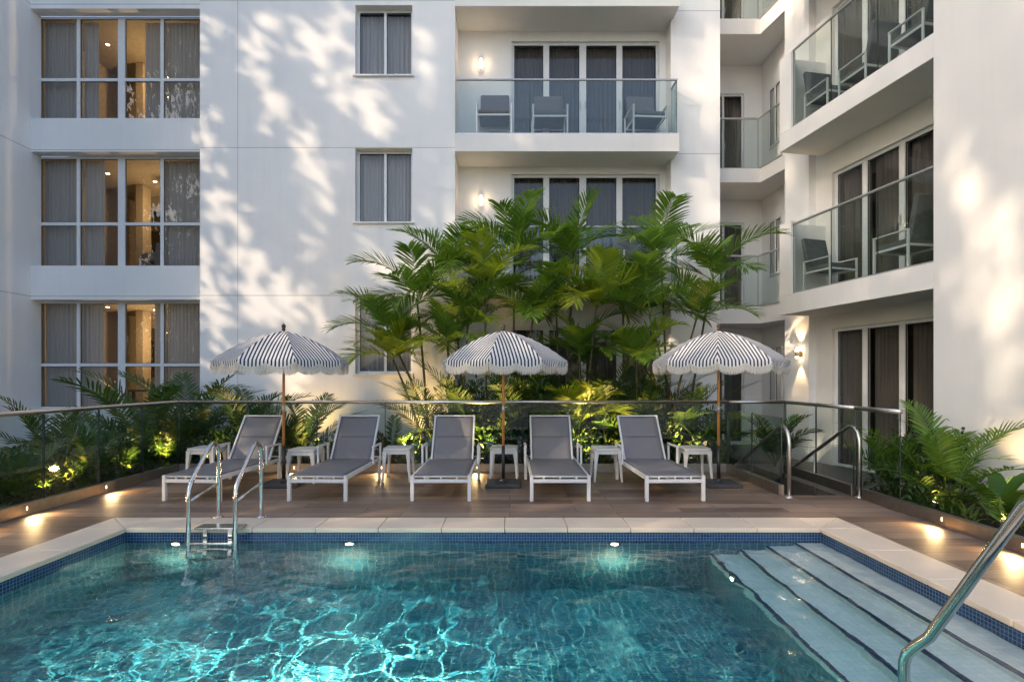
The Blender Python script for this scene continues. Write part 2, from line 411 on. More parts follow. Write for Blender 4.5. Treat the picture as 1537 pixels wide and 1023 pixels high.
def window(parent, x0, x1, z0, z1, y, mull, trans=(), curt=(), name='window', fw=.05, sill=False, back=.7,
           cmat='curtain', handles=(), backbox=True, seed=1, pane='pane'):
    """mull: list of (x, width). y = outer face of frame."""
    mb = MB(); d = .06
    xs = [x0+fw]
    mb.box(x0, x0+fw, y, y+d, z0, z1); mb.box(x1-fw, x1, y, y+d, z0, z1)
    mb.box(x0+fw, x1-fw, y, y+d, z1-fw, z1); mb.box(x0+fw, x1-fw, y, y+d, z0, z0+fw)
    for mx, mw in mull:
        mb.box(mx-mw/2, mx+mw/2, y-.006, y+d-.004, z0+fw, z1-fw); xs += [mx-mw/2, mx+mw/2]
    xs.append(x1-fw)
    zs = [z0+fw]
    for tz in trans: zs += [tz-.032, tz+.032]
    zs.append(z1-fw)
    for i in range(0, len(xs), 2):
        for tz in trans: mb.box(xs[i], xs[i+1], y-.003, y+d-.008, tz-.032, tz+.032)
    w = mb.build(name, 'frame', parent, bevel=.004, seg=1)
    for i in range(0, len(xs), 2):
        for j in range(0, len(zs), 2):
            a, b, c, e = xs[i], xs[i+1], zs[j], zs[j+1]
            # slim sash lining in a slightly darker shade and the pane itself
            MB().add([(a, y+.03, c), (b, y+.03, c), (b, y+.03, e), (a, y+.03, e)], [(0, 1, 2, 3)]).build('pane', pane, w)
            g = MB(); s = .009
            g.box(a, a+s, y+.018, y+.034, c, e); g.box(b-s, b, y+.018, y+.034, c, e); g.box(a+s, b-s, y+.018, y+.034, c, c+s); g.box(a+s, b-s, y+.018, y+.034, e-s, e)
            g.build('gasket', 'black', w)
    for hx, hz in handles:
        h = MB(); h.box(hx-.012, hx+.012, y-.012, y-.006, hz-.09, hz+.09); h.tube([(hx, y-.012, hz-.05), (hx, y-.045, hz-.05), (hx, y-.045, hz+.05), (hx, y-.012, hz+.05)], .007, 8)
        h.build('handle', 'balrail', w)
    for k, (a, b) in enumerate(curt): curtain(w, a, b, y+.17, z0+.01, z1-.02, cmat, seed*17+k)
    if sill:
        MB().box(x0-.04, x1+.04, y-.20, y+.0, z0-.035, z0-.002).build('sill', 'frame', w, bevel=.004)
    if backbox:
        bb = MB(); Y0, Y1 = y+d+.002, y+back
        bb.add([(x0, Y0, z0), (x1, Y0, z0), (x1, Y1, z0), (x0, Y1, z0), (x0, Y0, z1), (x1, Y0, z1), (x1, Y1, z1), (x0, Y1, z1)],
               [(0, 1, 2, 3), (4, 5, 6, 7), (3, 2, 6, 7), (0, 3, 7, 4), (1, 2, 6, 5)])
        bb.build('dark_backing', 'dark', w)  # shallow dark box; the unlit room's darkness is put into its colour
    return w

def balustrade(parent, pts, z0, h, name='balustrade', mat='bglass', railr=.022, rail='balrail', gap=.012, panels=1):
    """glass balustrade along a polyline; panes are sub-parts"""
    P = [Vector((p[0], p[1], 0)) for p in pts]
    mb = MB()
    mb.tube([(p.x, p.y, z0+h) for p in P], railr, 10)
    o = mb.build(name, rail, parent, smooth=False)
    for i in range(len(P)-1): MB().bar(P[i]+Vector((0, 0, z0+.012)), P[i+1]+Vector((0, 0, z0+.012)), .03, .024).build('bottom_channel', rail, o)
    for i in range(len(P)-1):
        a, b = P[i], P[i+1]; L = (b-a).length; d = (b-a)/L; n = panels if i == 0 or isinstance(panels, int) else 1
        n = panels if isinstance(panels, int) else panels[i]
        for k in range(n):
            s0 = a+d*(L*k/n+gap/2); s1 = a+d*(L*(k+1)/n-gap/2); q = Vector((-d.y, d.x, 0))*.005
            vs = [s0-q, s1-q, s1+q, s0+q]
            mm = MB(); mm.add([(v.x, v.y, z) for z in (z0+.024, z0+h-railr) for v in vs],
                              [(0, 1, 5, 4), (2, 3, 7, 6)])
            mm.build('glass_pane', mat, o)
            ee = MB(); ee.add([(v.x, v.y, z) for z in (z0+.024, z0+h-railr) for v in vs], [(1, 2, 6, 5), (3, 0, 4, 7), (4, 5, 6, 7)])
            ee.build('pane_edge', 'gedge', o)
    return o

# ================================================================== SETTING
# ground
gm = MB(); gm.add([(-150, -150, -1.75), (150, -150, -1.75), (150, 150, -1.75), (-150, 150, -1.75)], [(0, 1, 2, 3)])
tag(gm.build('ground', 'ground'), kind='structure')
PX0, PX1, PY0, PY1 = -3.85, 3.12, 1.25, 5.33     # inner faces of pool at waterline
FX0, FX1, FY = -5.34, 4.42, 8.57
ZW = -.125
cw = .40
# deck with an opening for the pool and the stair
us = [FX0, PX0-cw, PX1+cw, 3.58, FX1]; us = sorted(set(us)); vs = [-4.0, PY0-cw, PY1+cw, 6.86, FY+.06]
dk = MB().grid(us, vs, lambda x, y: not (PX0-cw < x < PX1+cw and PY0-cw < y < PY1+cw) and not (x > 3.58 and y > 6.86),
               -.3, 0.0, lambda u, v, w: (u, v, w))
tag(dk.build('deck', 'deck'), kind='structure')
tag(MB().box(-9.86, FX0-.07, 2.0, 10.9, -1.7, -.04).box(FX0-.07, 3.44, FY+.08, 11.0, -1.7, -.042).build('planting_bed', 'soil'), kind='structure')
tag(MB().box(FX1+.07, 7.5, 2.0, 6.95, -1.7, .05).build('planting_bed', 'soil'), kind='structure')
tag(MB().box(FX1+.07, 7.0, 6.951, 14, -1.7, -.1).build('terrace', 'terr'), kind='structure')
tag(MB().box(3.44, FX1+.07, 9.6, 13.5, -1.7, -1.0).build('lower_path', 'terr'), kind='structure')
# stair going down behind the deck edge
st = MB()
for k in range(5): st.box(3.58, FX1-.02, 6.861+.3*k, 6.861+.3*(k+1) if k < 4 else 9.6, -1.7, -.17*(k+1))
st = st.build('stair', 'terr'); tag(st, 'grey tiled steps descending between the two curved handrails', 'stairs')

# ------------------------------------------------------------------ pool
pool = empty('swimming_pool', (0, 0, 0), 0, 'rectangular swimming pool with cream stone coping and navy mosaic waterline', 'pool')
ZB = -1.38
b = MB()
B = [(PX0, PY0), (PX1, PY0), (PX1, PY1), (PX0, PY1)]
for i in range(4):
    a, c = B[i], B[(i+1) % 4]
    b.add([(a[0], a[1], ZB), (c[0], c[1], ZB), (c[0], c[1], -.17), (a[0], a[1], -.17)], [(3, 2, 1, 0)])
b.add([(x, y, ZB) for x, y in B], [(0, 1, 2, 3)])
b.build('basin', 'pool', pool)
b = MB()
for i in range(4):
    a, c = B[i], B[(i+1) % 4]
    b.add([(a[0], a[1], -.17), (c[0], c[1], -.17), (c[0], c[1], -.001), (a[0], a[1], -.001)], [(3, 2, 1, 0)])
b.build('waterline_tiles', 'band', pool)
# coping stones (individual slabs, mitred ends left as butt joints)
cp = MB(); th = (-.035, .012); nose = .022; g = .0025
def cpbox(x0, x1, y0, y1): cp.box(x0+g, x1-g, y0+g, y1-g, *th)
xA, xB, yA, yB = PX0-cw, PX1+cw, PY0-cw, PY1+cw; xa, xb, ya, yb = PX0+nose, PX1-nose, PY0+nose, PY1-nose
def run(a, b, n): return [(a+(b-a)*i/n, a+(b-a)*(i+1)/n) for i in range(n)]
for s0, s1 in run(xa, xb, 11):
    cpbox(s0, s1, yb, yB); cpbox(s0, s1, yA, ya)
for s0, s1 in run(ya, yb, 6):
    cpbox(xA, xa, s0, s1); cpbox(xb, xB, s0, s1)
def tri(p):
    q = MB(); cx = sum(x for x, y in p)/3; cy = sum(y for x, y in p)/3
    p = [(x+(cx-x)*.008, y+(cy-y)*.008) for x, y in p]
    area = sum(p[i][0]*p[(i+1) % 3][1]-p[(i+1) % 3][0]*p[i][1] for i in range(3))
    if area < 0: p = p[::-1]
    cp.prism(p, *th)
for (ox, oy, ix, iy) in ((xA, yB, xa, yb), (xB, yB, xb, yb), (xA, yA, xa, ya), (xB, yA, xb, ya)):
    tri([(ox, oy), (ix, iy), (ox, iy)]); tri([(ox, oy), (ix, iy), (ix, oy)])
cp.build('coping', 'coping', pool, bevel=.009, seg=3)
MB().box(xA+.01, PX0-.003, yA+.01, yB-.01, -.3, -.04).box(PX1+.003, xB-.01, yA+.01, yB-.01, -.3, -.04).box(PX0-.003, PX1+.003, PY1+.003, yB-.01, -.3, -.04).box(PX0-.003, PX1+.003, yA+.01, PY0-.003, -.3, -.04).build('coping_bed', 'terr', pool)
# steps along the right side
sx = [PX1, 2.84, 2.56, 2.28, 2.0]; sd = [.035, .13, .25, .38]
for k in range(4):
    z = ZW-sd[k]-.02
    q = MB(); q.box(sx[k+1], sx[k]-.0005, PY0+.001, PY1-.001, z-.13, z)
    so = q.build('step', 'step', pool)
    MB().box(sx[k+1]+.002, sx[k]-.0005, PY0+.001, PY1-.001, ZB+.001, z-.131).build('step_base', 'pool', so)
    q = MB(); q.box(sx[k+1]-.004, sx[k+1]+.028, PY0+.002, PY1-.002, z-.018, z+.003)
    q.build('nosing', 'nosing', so)
# water surface: real ripples
rs = np.random.RandomState(5)
nx, ny = 330, 200
X = np.linspace(PX0-.004, PX1+.004, nx); Yv = np.linspace(PY0-.004, PY1+.004, ny)
XX, YY = np.meshgrid(X, Yv)
Z = np.zeros_like(XX)
for k in range(60):
    lam = .13*(1.3**(rs.rand()*6.5)); th_ = rs.rand()*2*math.pi
    amp = .00036*(lam/.25)**.8
    kx, ky = 2*math.pi/lam*math.cos(th_), 2*math.pi/lam*math.sin(th_)
    wx = XX+.06*np.sin(1.7*YY+k); wy = YY+.06*np.sin(1.9*XX+2*k)
    Z += amp*np.sin(kx*wx+ky*wy+rs.rand()*6.28)
w = MB(); w.v = [(float(a), float(b_), float(ZW+c)) for a, b_, c in zip(XX.ravel(), YY.ravel(), Z.ravel())]
w.f = [(j*nx+i, j*nx+i+1, (j+1)*nx+i+1, (j+1)*nx+i) for j in range(ny-1) for i in range(nx-1)]
water = w.build('water', 'water', smooth=True); tag(water, kind='structure')

def caustic_lamp(loc, energy, rot=0, scale=2.9, ang=160, h=1.1, k=1.6, power=4.0, seed=0, base=.006):
    """added lamp under the surface; its node pattern stands in for sun caustics"""
    o = lamp('SPOT', 'added_caustic_lamp', loc, energy, (1, .96, .80), 0.0, Vector(loc)+Vector((0, 0, -1)), ang, 1.0)
    ld_ = o.data; ld_.use_nodes = True; nt_ = ld_.node_tree; nt_.nodes.clear()
    N = nt_.nodes.new; Lk = nt_.links.new
    def mt(op, a, b=0.0):
        n = N('ShaderNodeMath'); n.operation = op
        for i, v in enumerate((a, b)):
            if isinstance(v, (int, float)): n.inputs[i].default_value = v
            else: Lk(v, n.inputs[i])
        return n.outputs[0]
    tc = N('ShaderNodeNewGeometry'); sp = N('ShaderNodeSeparateXYZ'); Lk(tc.outputs['Incoming'], sp.inputs[0])
    z = mt('MAXIMUM', mt('ABSOLUTE', sp.outputs[2]), .05)
    cb = N('ShaderNodeCombineXYZ'); Lk(mt('DIVIDE', sp.outputs[0], z), cb.inputs[0]); Lk(mt('DIVIDE', sp.outputs[1], z), cb.inputs[1]); cb.inputs[2].default_value = seed
    ns = N('ShaderNodeTexNoise'); ns.inputs['Scale'].default_value = 1.3*h; ns.inputs['Detail'].default_value = 2; Lk(cb.outputs[0], ns.inputs['Vector'])
    mx = N('ShaderNodeVectorMath'); mx.operation = 'MULTIPLY_ADD'; Lk(ns.outputs['Color'], mx.inputs[0]); mx.inputs[1].default_value = (.5, .5, .5); Lk(cb.outputs[0], mx.inputs[2])
    tot = None
    for sc_, wgt, pw in ((scale*h, 1.0, 90.0), (scale*h*1.9, .22, 60.0), (scale*h*.55, .7, 80.0)):
        vo = N('ShaderNodeTexVoronoi'); vo.feature = 'DISTANCE_TO_EDGE'; vo.inputs['Scale'].default_value = sc_; vo.voronoi_dimensions = '3D'; Lk(mx.outputs[0], vo.inputs['Vector'])
        e = mt('MULTIPLY', mt('POWER', mt('SUBTRACT', 1.0, mt('MINIMUM', vo.outputs['Distance'], .6)), pw*1.6), wgt)
        tot = e if tot is None else mt('ADD', tot, e)
    n2 = N('ShaderNodeTexNoise'); n2.inputs['Scale'].default_value = .9*h; n2.inputs['Detail'].default_value = 2; Lk(cb.outputs[0], n2.inputs['Vector'])
    tot = mt('ADD', mt('MULTIPLY', tot, mt('MULTIPLY', n2.outputs['Fac'], 1.6)), base)
    tot = mt('MULTIPLY', tot, mt('DIVIDE', 1.0, mt('POWER', z, k)))
    em = N('ShaderNodeEmission'); em.inputs[0].default_value = (1, .74, .50, 1); Lk(tot, em.inputs[1])
    ou = N('ShaderNodeOutputLight'); Lk(em.outputs[0], ou.inputs[0])
    return o
caustic_lamp((-1.35, 2.9, ZW-.12), 14000, seed=1, k=1.3, ang=150)
caustic_lamp((1.1, 2.3, ZW-.05), 2600, seed=5, k=.8)
caustic_lamp((-2.9, 3.3, ZW-.05), 1200, seed=8, k=.8)
caustic_lamp((.6, 4.2, ZW-.05), 350, seed=11, k=.8)

# pool lights
plabels = ['underwater lamp below the far coping beside the ladder', 'underwater lamp on the far pool wall between the two left umbrellas',
           'underwater lamp on the far pool wall below the fourth lounger', 'underwater lamp on the pool floor beside the lowest step']
for k, px in enumerate((265, 525, 922)):
    x = (px-VX)/FPX*PY1
    t_ = empty('pool_light', (x, PY1, ZW-.075), 0, plabels[k], 'pool light', 'underwater pool lights')
    q = MB(); 
    ring = MB().lathe([(.062, 0), (.066, .012), (.05, .018), (.048, .018)], 24); 
    o = ring.build('rim', 'steel', t_, smooth=True); o.rotation_euler = (R(90), 0, 0)
    o = MB().lathe([(.046, .010), (.04, .020), (.02, .025), (.001, .026)], 20).build('lens', 'poollamp', t_, smooth=True); o.rotation_euler = (R(90), 0, 0)
    lamp('POINT', 'added_pool_halo', (x, PY1-.16, ZW-.60), 7, (1, .90, .55), .0)  # extra point lamp without a fitting, added to light a halo on the wall
    lamp('SPOT', 'pool_lamp', (x, PY1-.05, ZW-.10), 15, (1, .93, .66), .03, (x, PY1-1.1, ZB), 140, .7)
t_ = empty('pool_light', (1.93, 4.75, ZW-.42), 0, plabels[3], 'pool light', 'underwater pool lights')
o = MB().lathe([(.062, 0), (.066, .012), (.05, .018), (.048, .018)], 24).build('rim', 'steel', t_, smooth=True); o.rotation_euler = (0, R(-90), 0)
o = MB().lathe([(.046, .010), (.04, .020), (.02, .025), (.001, .026)], 20).build('lens', 'poollamp', t_, smooth=True); o.rotation_euler = (0, R(-90), 0)
t_.location.x = 1.996
lamp('SPOT', 'pool_lamp', (1.93, 4.75, ZW-.42), 2.5, (1, .93, .66), .03, (.8, 4.6, ZB), 140, .7)

# pool ladder
ld = empty('pool_ladder', (-2.9, PY1, 0), 0, 'polished steel pool ladder with two arched rails at the far left', 'pool ladder')
def arc(c, r, a0, a1, n, plane='yz', x=0):
    return [(x, c[0]+r*math.cos(R(a0+(a1-a0)*i/n)), c[1]+r*math.sin(R(a0+(a1-a0)*i/n))) for i in range(n+1)]
for sgn in (-.228, .228):
    yF, yBk = -.14, .40
    pts = [(sgn, yF, -.95), (sgn, yF, .33), (sgn, yF+.012, .42), (sgn, yF+.05, .49), (sgn, .17, .735)]
    pts += [(sgn, .24, .80), (sgn, .30, .822), (sgn, .36, .80), (sgn, .395, .745), (sgn, yBk, .68), (sgn, yBk, .014)]
    q = MB().tube(pts, .0215, 16)
    r_ = q.build('rail', 'steel', ld, smooth=True)
    r_.modifiers.new('edge', 'EDGE_SPLIT').split_angle = R(60)
    MB().tube([(sgn, yF, .30), (sgn, yBk, .38)], .014, 12).build('brace', 'steel', r_, smooth=True)
    MB().lathe([(.048, 0), (.05, .006), (.03, .014), (.026, .022)], 24, (sgn, yBk, .012)).build('flange', 'steel', r_, smooth=True)
for z, y0, y1 in ((-.10, -.17, -.11), (-.30, -.17, -.11), (-.55, -.17, -.11)):
    MB().box(-.21, .21, y0, y1, z-.012, z+.012).build('tread', 'steel', ld, bevel=.006)
MB().box(-.20, .25, -.10, .06, .018, .036).build('top_plate', 'steel', ld, bevel=.006)
for x_ in (-.15, .10): MB().box(x_, x_+.04, -.035, -.027, -.30, .018).build('bracket', 'steel', ld)

# big entry handrail in the foreground
hr = empty('handrail', (1.85, 2.5, 0), 0, 'large polished steel pool entry rail rising out of the steps in the foreground', 'handrail')
A = Vector((0, .0, .23)); Bp = Vector((.235, -.40, .80)); 
P0 = Vector((0, 0, -.75))
pts = [P0, Vector((0, 0, .17)), Vector((.006, -.01, .215)), Vector((.022, -.036, .262)), Vector((.05, -.085, .33))]
dd = (Vector((.225, -.35, .985))-Vector((.05, -.085, .33)))
pts += [pts[-1]+dd, pts[-1]+dd*1.22+Vector((.03, -.03, -.02)), pts[-1]+dd*1.3+Vector((.12, -.2, -.12)), pts[-1]+dd*1.1+Vector((.2, -.45, -.5)), Vector((.6, -1.75, .01))]
pts[-1] = Vector((.62, -1.75, .01)); pts[-2] = Vector((.60, -1.62, .75)); pts[-3] = Vector((.42, -1.1, 1.12))
MB().tube(pts, .024, 20).build('rail', 'steel', hr, smooth=True)
MB().lathe([(.055, 0), (.057, .006), (.035, .016), (.03, .024)], 24, (.62, -1.75, .012)).build('flange', 'steel', hr, smooth=True)

# ------------------------------------------------------------------ fences
def fence(label, pts, npan, kerb=True, rail=True, gh=1.10, first=0):
    P = [Vector((*p, 0)) for p in pts]
    t = empty('glass_fence', P[0], 0, label, 'glass fence', None)
    L0 = P[0]
    loc = [p-L0 for p in P]
    if kerb:
        k = MB()
        for i in range(len(P)-1): k.bar(loc[i]+Vector((0, 0, .068)), loc[i+1]+Vector((0, 0, .068)), .07, .135)
        k.build('kerb', 'kerb', t, bevel=.005)
    if rail:
        MB().tube([p+Vector((0, 0, 1.125)) for p in loc], .027, 16).build('top_rail', 'rail', t, smooth=True)
    for i in range(len(P)-1):
        a, b = loc[i], loc[i+1]; L = (b-a).length; d = (b-a)/L; n = npan[i]
        for k in range(n):
            s0 = a+d*(L*k/n+.011); s1 = a+d*(L*(k+1)/n-.011); q = Vector((-d.y, d.x, 0))*.006
            vs = [s0-q, s1-q, s1+q, s0+q]; z0, z1 = .136, gh
            pn = MB().add([(v.x, v.y, z) for z in (z0, z1) for v in vs], [(0, 1, 5, 4), (2, 3, 7, 6)]).build('glass_panel', 'bglass', t)
            MB().add([(v.x, v.y, z) for z in (z0, z1) for v in vs], [(1, 2, 6, 5), (3, 0, 4, 7), (4, 5, 6, 7)]).build('edge', 'gedge', pn)
        for k in range(first if i == 0 else 1, n+1):
            c = a+d*(L*k/n)
            MB().tube([c+Vector((0, 0, .136)), c+Vector((0, 0, 1.1 if rail else gh))], .006, 8).build('post', 'gedge', t, smooth=True)
    return t
fence('glass fence with steel rail along the left planting bed', [(FX0, 2.0), (FX0, FY)], [8])
fence('long glass fence with steel rail behind the row of loungers', [(FX0+.04, FY), (3.5, FY)], [8])
fence('glass fence with steel rail ending in the fronds of the right planting bed', [(FX1, 6.02), (FX1, 6.8)], [1], kerb=False, first=1)
kb = MB().box(FX1-.035, FX1+.035, 2.0, 6.64, 0, .135).build('planter_kerb', 'kerb', bevel=.005); tag(kb, 'long brushed metal kerb edging the right planting bed', 'kerb')
fence('glass fence beside the stair below the wall lamp', [(FX1, 6.84), (FX1, FY-.03)], [2])
fence('short frameless glass fence beside the third umbrella at the stair head', [(3.5, 6.86), (3.5, FY-.03)], [2], rail=False, gh=1.0)
fence('narrow glass fence closing the far end of the stair', [(3.53, FY), (FX1, FY)], [1], kerb=False)

def stair_rail(x, label, drop, ln, mid):
    t = empty('handrail', (x, 6.74, 0), 0, label, 'handrail', 'curved stair handrails')
    pts = [(0, 0, .01), (0, 0, .66), (0, .01, .74), (0, .04, .81), (0, .09, .86), (0, .15, .882), (0, .21, .875), (0, .27, .85)]
    pts.append((0, .27+ln, .85-drop))
    MB().tube(pts, .0235, 16).build('rail', 'rail', t, smooth=True)
    MB().lathe([(.055, 0), (.057, .006), (.035, .016), (.03, .024)], 24).build('flange', 'rail', t, smooth=True)
    if mid: MB().tube([(0, 1.0, .85-drop*.73/ln), (0, 1.0, -.5)], .013, 10).build('support_post', 'rail', t, smooth=True)
stair_rail(3.535, 'curved steel handrail on the left side of the stair', .80, 1.5, False)
stair_rail(4.425, 'curved steel handrail on the right side of the stair', 1.12, 2.0, True)

# kerb step lights
def step_light(loc, dr, label, e=3.2):
    t = empty('step_light', loc, math.atan2(dr[1], dr[0]), label, 'step light', 'small step lights in the kerbs')
    MB().box(0, .006, -.014, .014, -.03, .03).build('bezel', 'kerb', t, bevel=.003)
    MB().box(.006, .009, -.006, .006, -.018, .018).build('lens', 'eled', t)
    L = Vector(loc); d = Vector((*dr, 0))
    lamp('SPOT', 'step_lamp', L+d*.075, e, (1, .66, .30), .05, L+d*.40+Vector((0, 0, -.10)), 165, 1.0)
for y, lb in ((5.15, 'step light in the left kerb nearest the camera'), (5.85, 'second step light from the camera in the left kerb'), (7.0, 'step light in the left kerb below the tall shrubs')):
    step_light((FX0+.036, y, .078), (1, 0), lb, 24)
for y, lb in ((5.40, 'step light in the right kerb below the broad leaf plant'), (4.55, 'step light in the right kerb nearest the camera')):
    step_light((FX1-.036, y, .078), (-1, 0), lb, 22)
for x, lb in ((-3.45, 'step light in the far kerb behind the first umbrella'), (-.52, 'step light in the far kerb right of the third lounger'), (-2.05, 'step light in the far kerb right of the second lounger')):
    step_light((x, FY-.036, .078), (0, -1), lb, 20)

# ================================================================== MAIN BUILDING
main = empty('hotel_building', (0, 10.9, 0), 0, 'white rendered hotel building with grid windows and glass balconies', 'building')
TOP = 12.6
Y0 = 0.0   # local y: 0 = facade plane at world Y 10.9
def mbuild(mb, name, mat='wall', **k): return mb.build(name, mat, main, **k)
# left facade with three small windows
holes = [(-3.16, -1.99, 1.60, 3.20), (-3.16, -1.99, 4.70, 6.21), (-3.16, -1.99, 7.70, 9.13)]
mbuild(wallgrid(-6.335, -1.117, -1.0, TOP, 0, .35, holes), 'wall')
for k, h in enumerate(holes):
    window(main, h[0], h[1], h[2], h[3], .15, [((h[0]+h[1])/2, .055)], curt=[(h[0]+.02, h[1]-.02)], sill=True, seed=30+k, fw=.055, handles=[])
# bay with the big grid windows
bz = [(.86, 3.13), (3.83, 6.18), (6.87, 9.13)]
bay = MB()
hol = [(-9.93, -6.30, a, b_) for a, b_ in bz]
mbuild(wallgrid(-10.6, -6.28, -1.0, TOP, .10, .34, [(-9.88, -6.32, a, b_) for a, b_ in bz]), 'wall')
rnd = random.Random(3)
for k, (a, b_) in enumerate(bz):
    tz = a+.93
    wn = window(main, -9.98, -6.30, a, b_, .345, [(-9.10, .07), (-8.19, .15), (-7.335, .07)], [tz],
                curt=[[(-9.95, -9.1), (-9.1, -8.70), (-7.60, -7.33), (-7.33, -6.3)], [(-9.95, -9.12), (-9.08, -8.66), (-7.50, -7.33), (-7.33, -6.3)], [(-9.95, -9.16), (-9.1, -8.78), (-7.80, -7.33), (-7.33, -6.3)]][k], backbox=False, seed=50+k, cmat='curtain')
    z0, z1 = a-.35, b_+.02
    # the lit room behind
    rm = MB(); xa_, xb_, ya_, yb_ = -9.97, -6.3, .42, 4.6
    rm.add([(xa_, ya_, z1), (xb_, ya_, z1), (xb_, yb_, z1), (xa_, yb_, z1)], [(0, 1, 2, 3)])
    rm.add([(xa_, ya_, z0), (xa_, yb_, z0), (xa_, yb_, z1), (xa_, ya_, z1)], [(0, 1, 2, 3)])
    rm.add([(xb_, ya_, z0), (xb_, yb_, z0), (xb_, yb_, z1), (xb_, ya_, z1)], [(0, 1, 2, 3)])
    rm.build('room', 'room', main)
    MB().add([(xa_, yb_, z0), (xb_, yb_, z0), (xb_, yb_, z1), (xa_, yb_, z1)], [(0, 1, 2, 3)]).build('back_wall', 'roomback', main)
    MB().add([(xa_, ya_, z0), (xb_, ya_, z0), (xb_, yb_, z0), (xa_, yb_, z0)], [(0, 1, 2, 3)]).build('room_floor', 'roomfloor', main)
    # ceiling drop, columns, dark cabinets and door seen inside
    MB().box(-9.05, -8.88, 2.0, 2.3, z0+.01, z1-.01).build('column', 'room', main); MB().box(-8.95, -8.7, 3.4, 3.7, z0+.01, z1-.01).build('column', 'room', main)
    MB().box(-8.8, -8.3, 4.2, 4.55, z0+.01, z0+2.1).box(-7.9, -7.35, 4.0, 4.5, z0+.01, z0+1.9).box(-9.8, -9.35, 3.5, 4.4, z0+.01, z0+2.0).build('cabinet', 'roomdark', main)
    MB().box(-9.4, -8.1, 2.9, 2.95, z1-.35, z1-.002).build('ceiling_drop', 'room', main)
    rq = random.Random(k+40)
    for j in range(3):
        px_ = (-9.25, -8.0, -7.0)[j]+rq.uniform(-.15, .15); pz = z0+rq.uniform(1.3, 1.7); w_ = rq.uniform(.12, .2)
        t = empty('picture', (px_, 10.9+4.59, pz), 0, ['left', 'middle', 'right'][j]+' dark framed picture on the back wall of the '+['ground', 'middle', 'top'][k]+' floor room', 'picture', 'framed pictures in the lit rooms')
        MB().box(-w_, w_, -.03, 0, -w_*1.3, w_*1.3).build('frame', 'roomdark', t); MB().box(-w_+.04, w_-.04, -.034, -.031, -w_*1.3+.04, w_*1.3-.04).build('canvas', 'cushion', t)
    tb_ = empty('dining_table', (-8.0+.2*k, 12.35+.3*k, z0), 0, 'dark table standing inside the '+['ground', 'middle', 'top'][k]+' floor room', 'table')
    MB().box(-.6, .6, -.35, .35, .70, .74).build('tabletop', 'roomdark', tb_)
    for a1 in (-.52, .52):
        for b1 in (-.28, .28): MB().box(a1-.025, a1+.025, b1-.025, b1+.025, 0, .70).build('leg', 'roomdark', tb_)
    for j in range(4):
        dl = empty('downlight', (-9.2+.75*j, 12.2+.5*(j % 2), z1-.002), 0, ['leftmost', 'second', 'third', 'rightmost'][j]+' ceiling downlight in the '+['ground', 'middle', 'top'][k]+' floor room', 'downlight', 'ceiling downlights in the lit rooms')
        MB().lathe([(.05, -.001), (.055, -.006), (.04, -.012)], 16).build('rim', 'brass', dl); MB().lathe([(.036, -.013), (.034, -.016)], 16).build('lens', 'lampw', dl)
    # room lamps
    lb = ['glowing pendant lamp in the ground floor room behind the grid window', 'glowing pendant lamp in the middle floor room behind the grid window', 'glowing pendant lamp in the top floor room behind the grid window'][k]
    t = empty('pendant_lamp', (-8.05, 12.6, z1), 0, lb, 'lamp', 'pendant lamps in the lit rooms')
    MB().tube([(0, 0, 0), (0, 0, -.45)], .006, 6).build('cord', 'black', t)
    MB().lathe([(.01, -.45), (.05, -.47), (.075, -.56), (.07, -.57), (.045, -.5)], 16).build('shade', 'brass', t, smooth=True)
    MB().lathe([(.005, -.50), (.03, -.52), (.036, -.55), (.02, -.585), (.002, -.59)], 12).build('bulb', 'lampw', t, smooth=True)
    lamp('POINT', 'room_lamp', (-8.05, 12.6, z1-.66), (95, 60, 75)[k], (1, .70, .36), .06)
    lamp('POINT', 'room_lamp', (-8.9, 14.4, z1-.5), (40, 80, 55)[k], (1, .62, .28), .08)
    t = empty('strip_light', (-8.5, 13.75, z1-.4), 0, ['warm strip light on the back of the ground floor room', 'warm strip light on the back of the middle floor room', 'warm strip light on the back of the top floor room'][k], 'lamp', 'strip lights in the lit rooms')
    MB().box(-.5, .1, 0, .03, -.02, .02).build('housing', 'brass', t)
    MB().box(-.48, .08, -.012, -.001, -.012, .012).build('diffuser', 'lampw', t)
# left wing wall (returns toward the camera)
mbuild(MB().box(-11.0, -9.88, -1.9, .099, -1.0, TOP), 'wall')
# recess behind the central balconies
dz = [(0.0, 2.62), (3.50, 5.95), (6.47, 8.84)]
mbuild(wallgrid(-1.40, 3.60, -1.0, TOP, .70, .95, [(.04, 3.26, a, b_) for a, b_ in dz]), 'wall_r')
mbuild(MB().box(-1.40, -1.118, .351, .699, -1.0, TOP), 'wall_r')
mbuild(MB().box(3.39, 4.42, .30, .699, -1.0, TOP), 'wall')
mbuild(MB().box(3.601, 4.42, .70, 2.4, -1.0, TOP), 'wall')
for k, (a, b_) in enumerate(dz):
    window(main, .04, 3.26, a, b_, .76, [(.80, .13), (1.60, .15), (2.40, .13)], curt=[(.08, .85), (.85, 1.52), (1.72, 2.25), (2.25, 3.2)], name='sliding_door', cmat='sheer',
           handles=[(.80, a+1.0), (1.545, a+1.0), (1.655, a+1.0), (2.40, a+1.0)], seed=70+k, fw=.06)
slz = [(3.13, 3.47), (6.10, 6.46), (9.04, 9.42), (12.0, 12.36)]
for a, b_ in slz:
    q = MB().prism([(-1.113, -.10), (3.44, -.10), (3.44, .297), (3.386, .297), (3.386, .697), (-1.113, .697)], a, b_)
    mbuild(q, 'balcony_slab', 'wall_r', bevel=.006)
for k in range(3):
    a, b_ = slz[k]
    balustrade(main, [(-1.09, -.06), (3.40, -.06), (3.40, .29)], b_+.003, 1.11, panels=[3, 1])
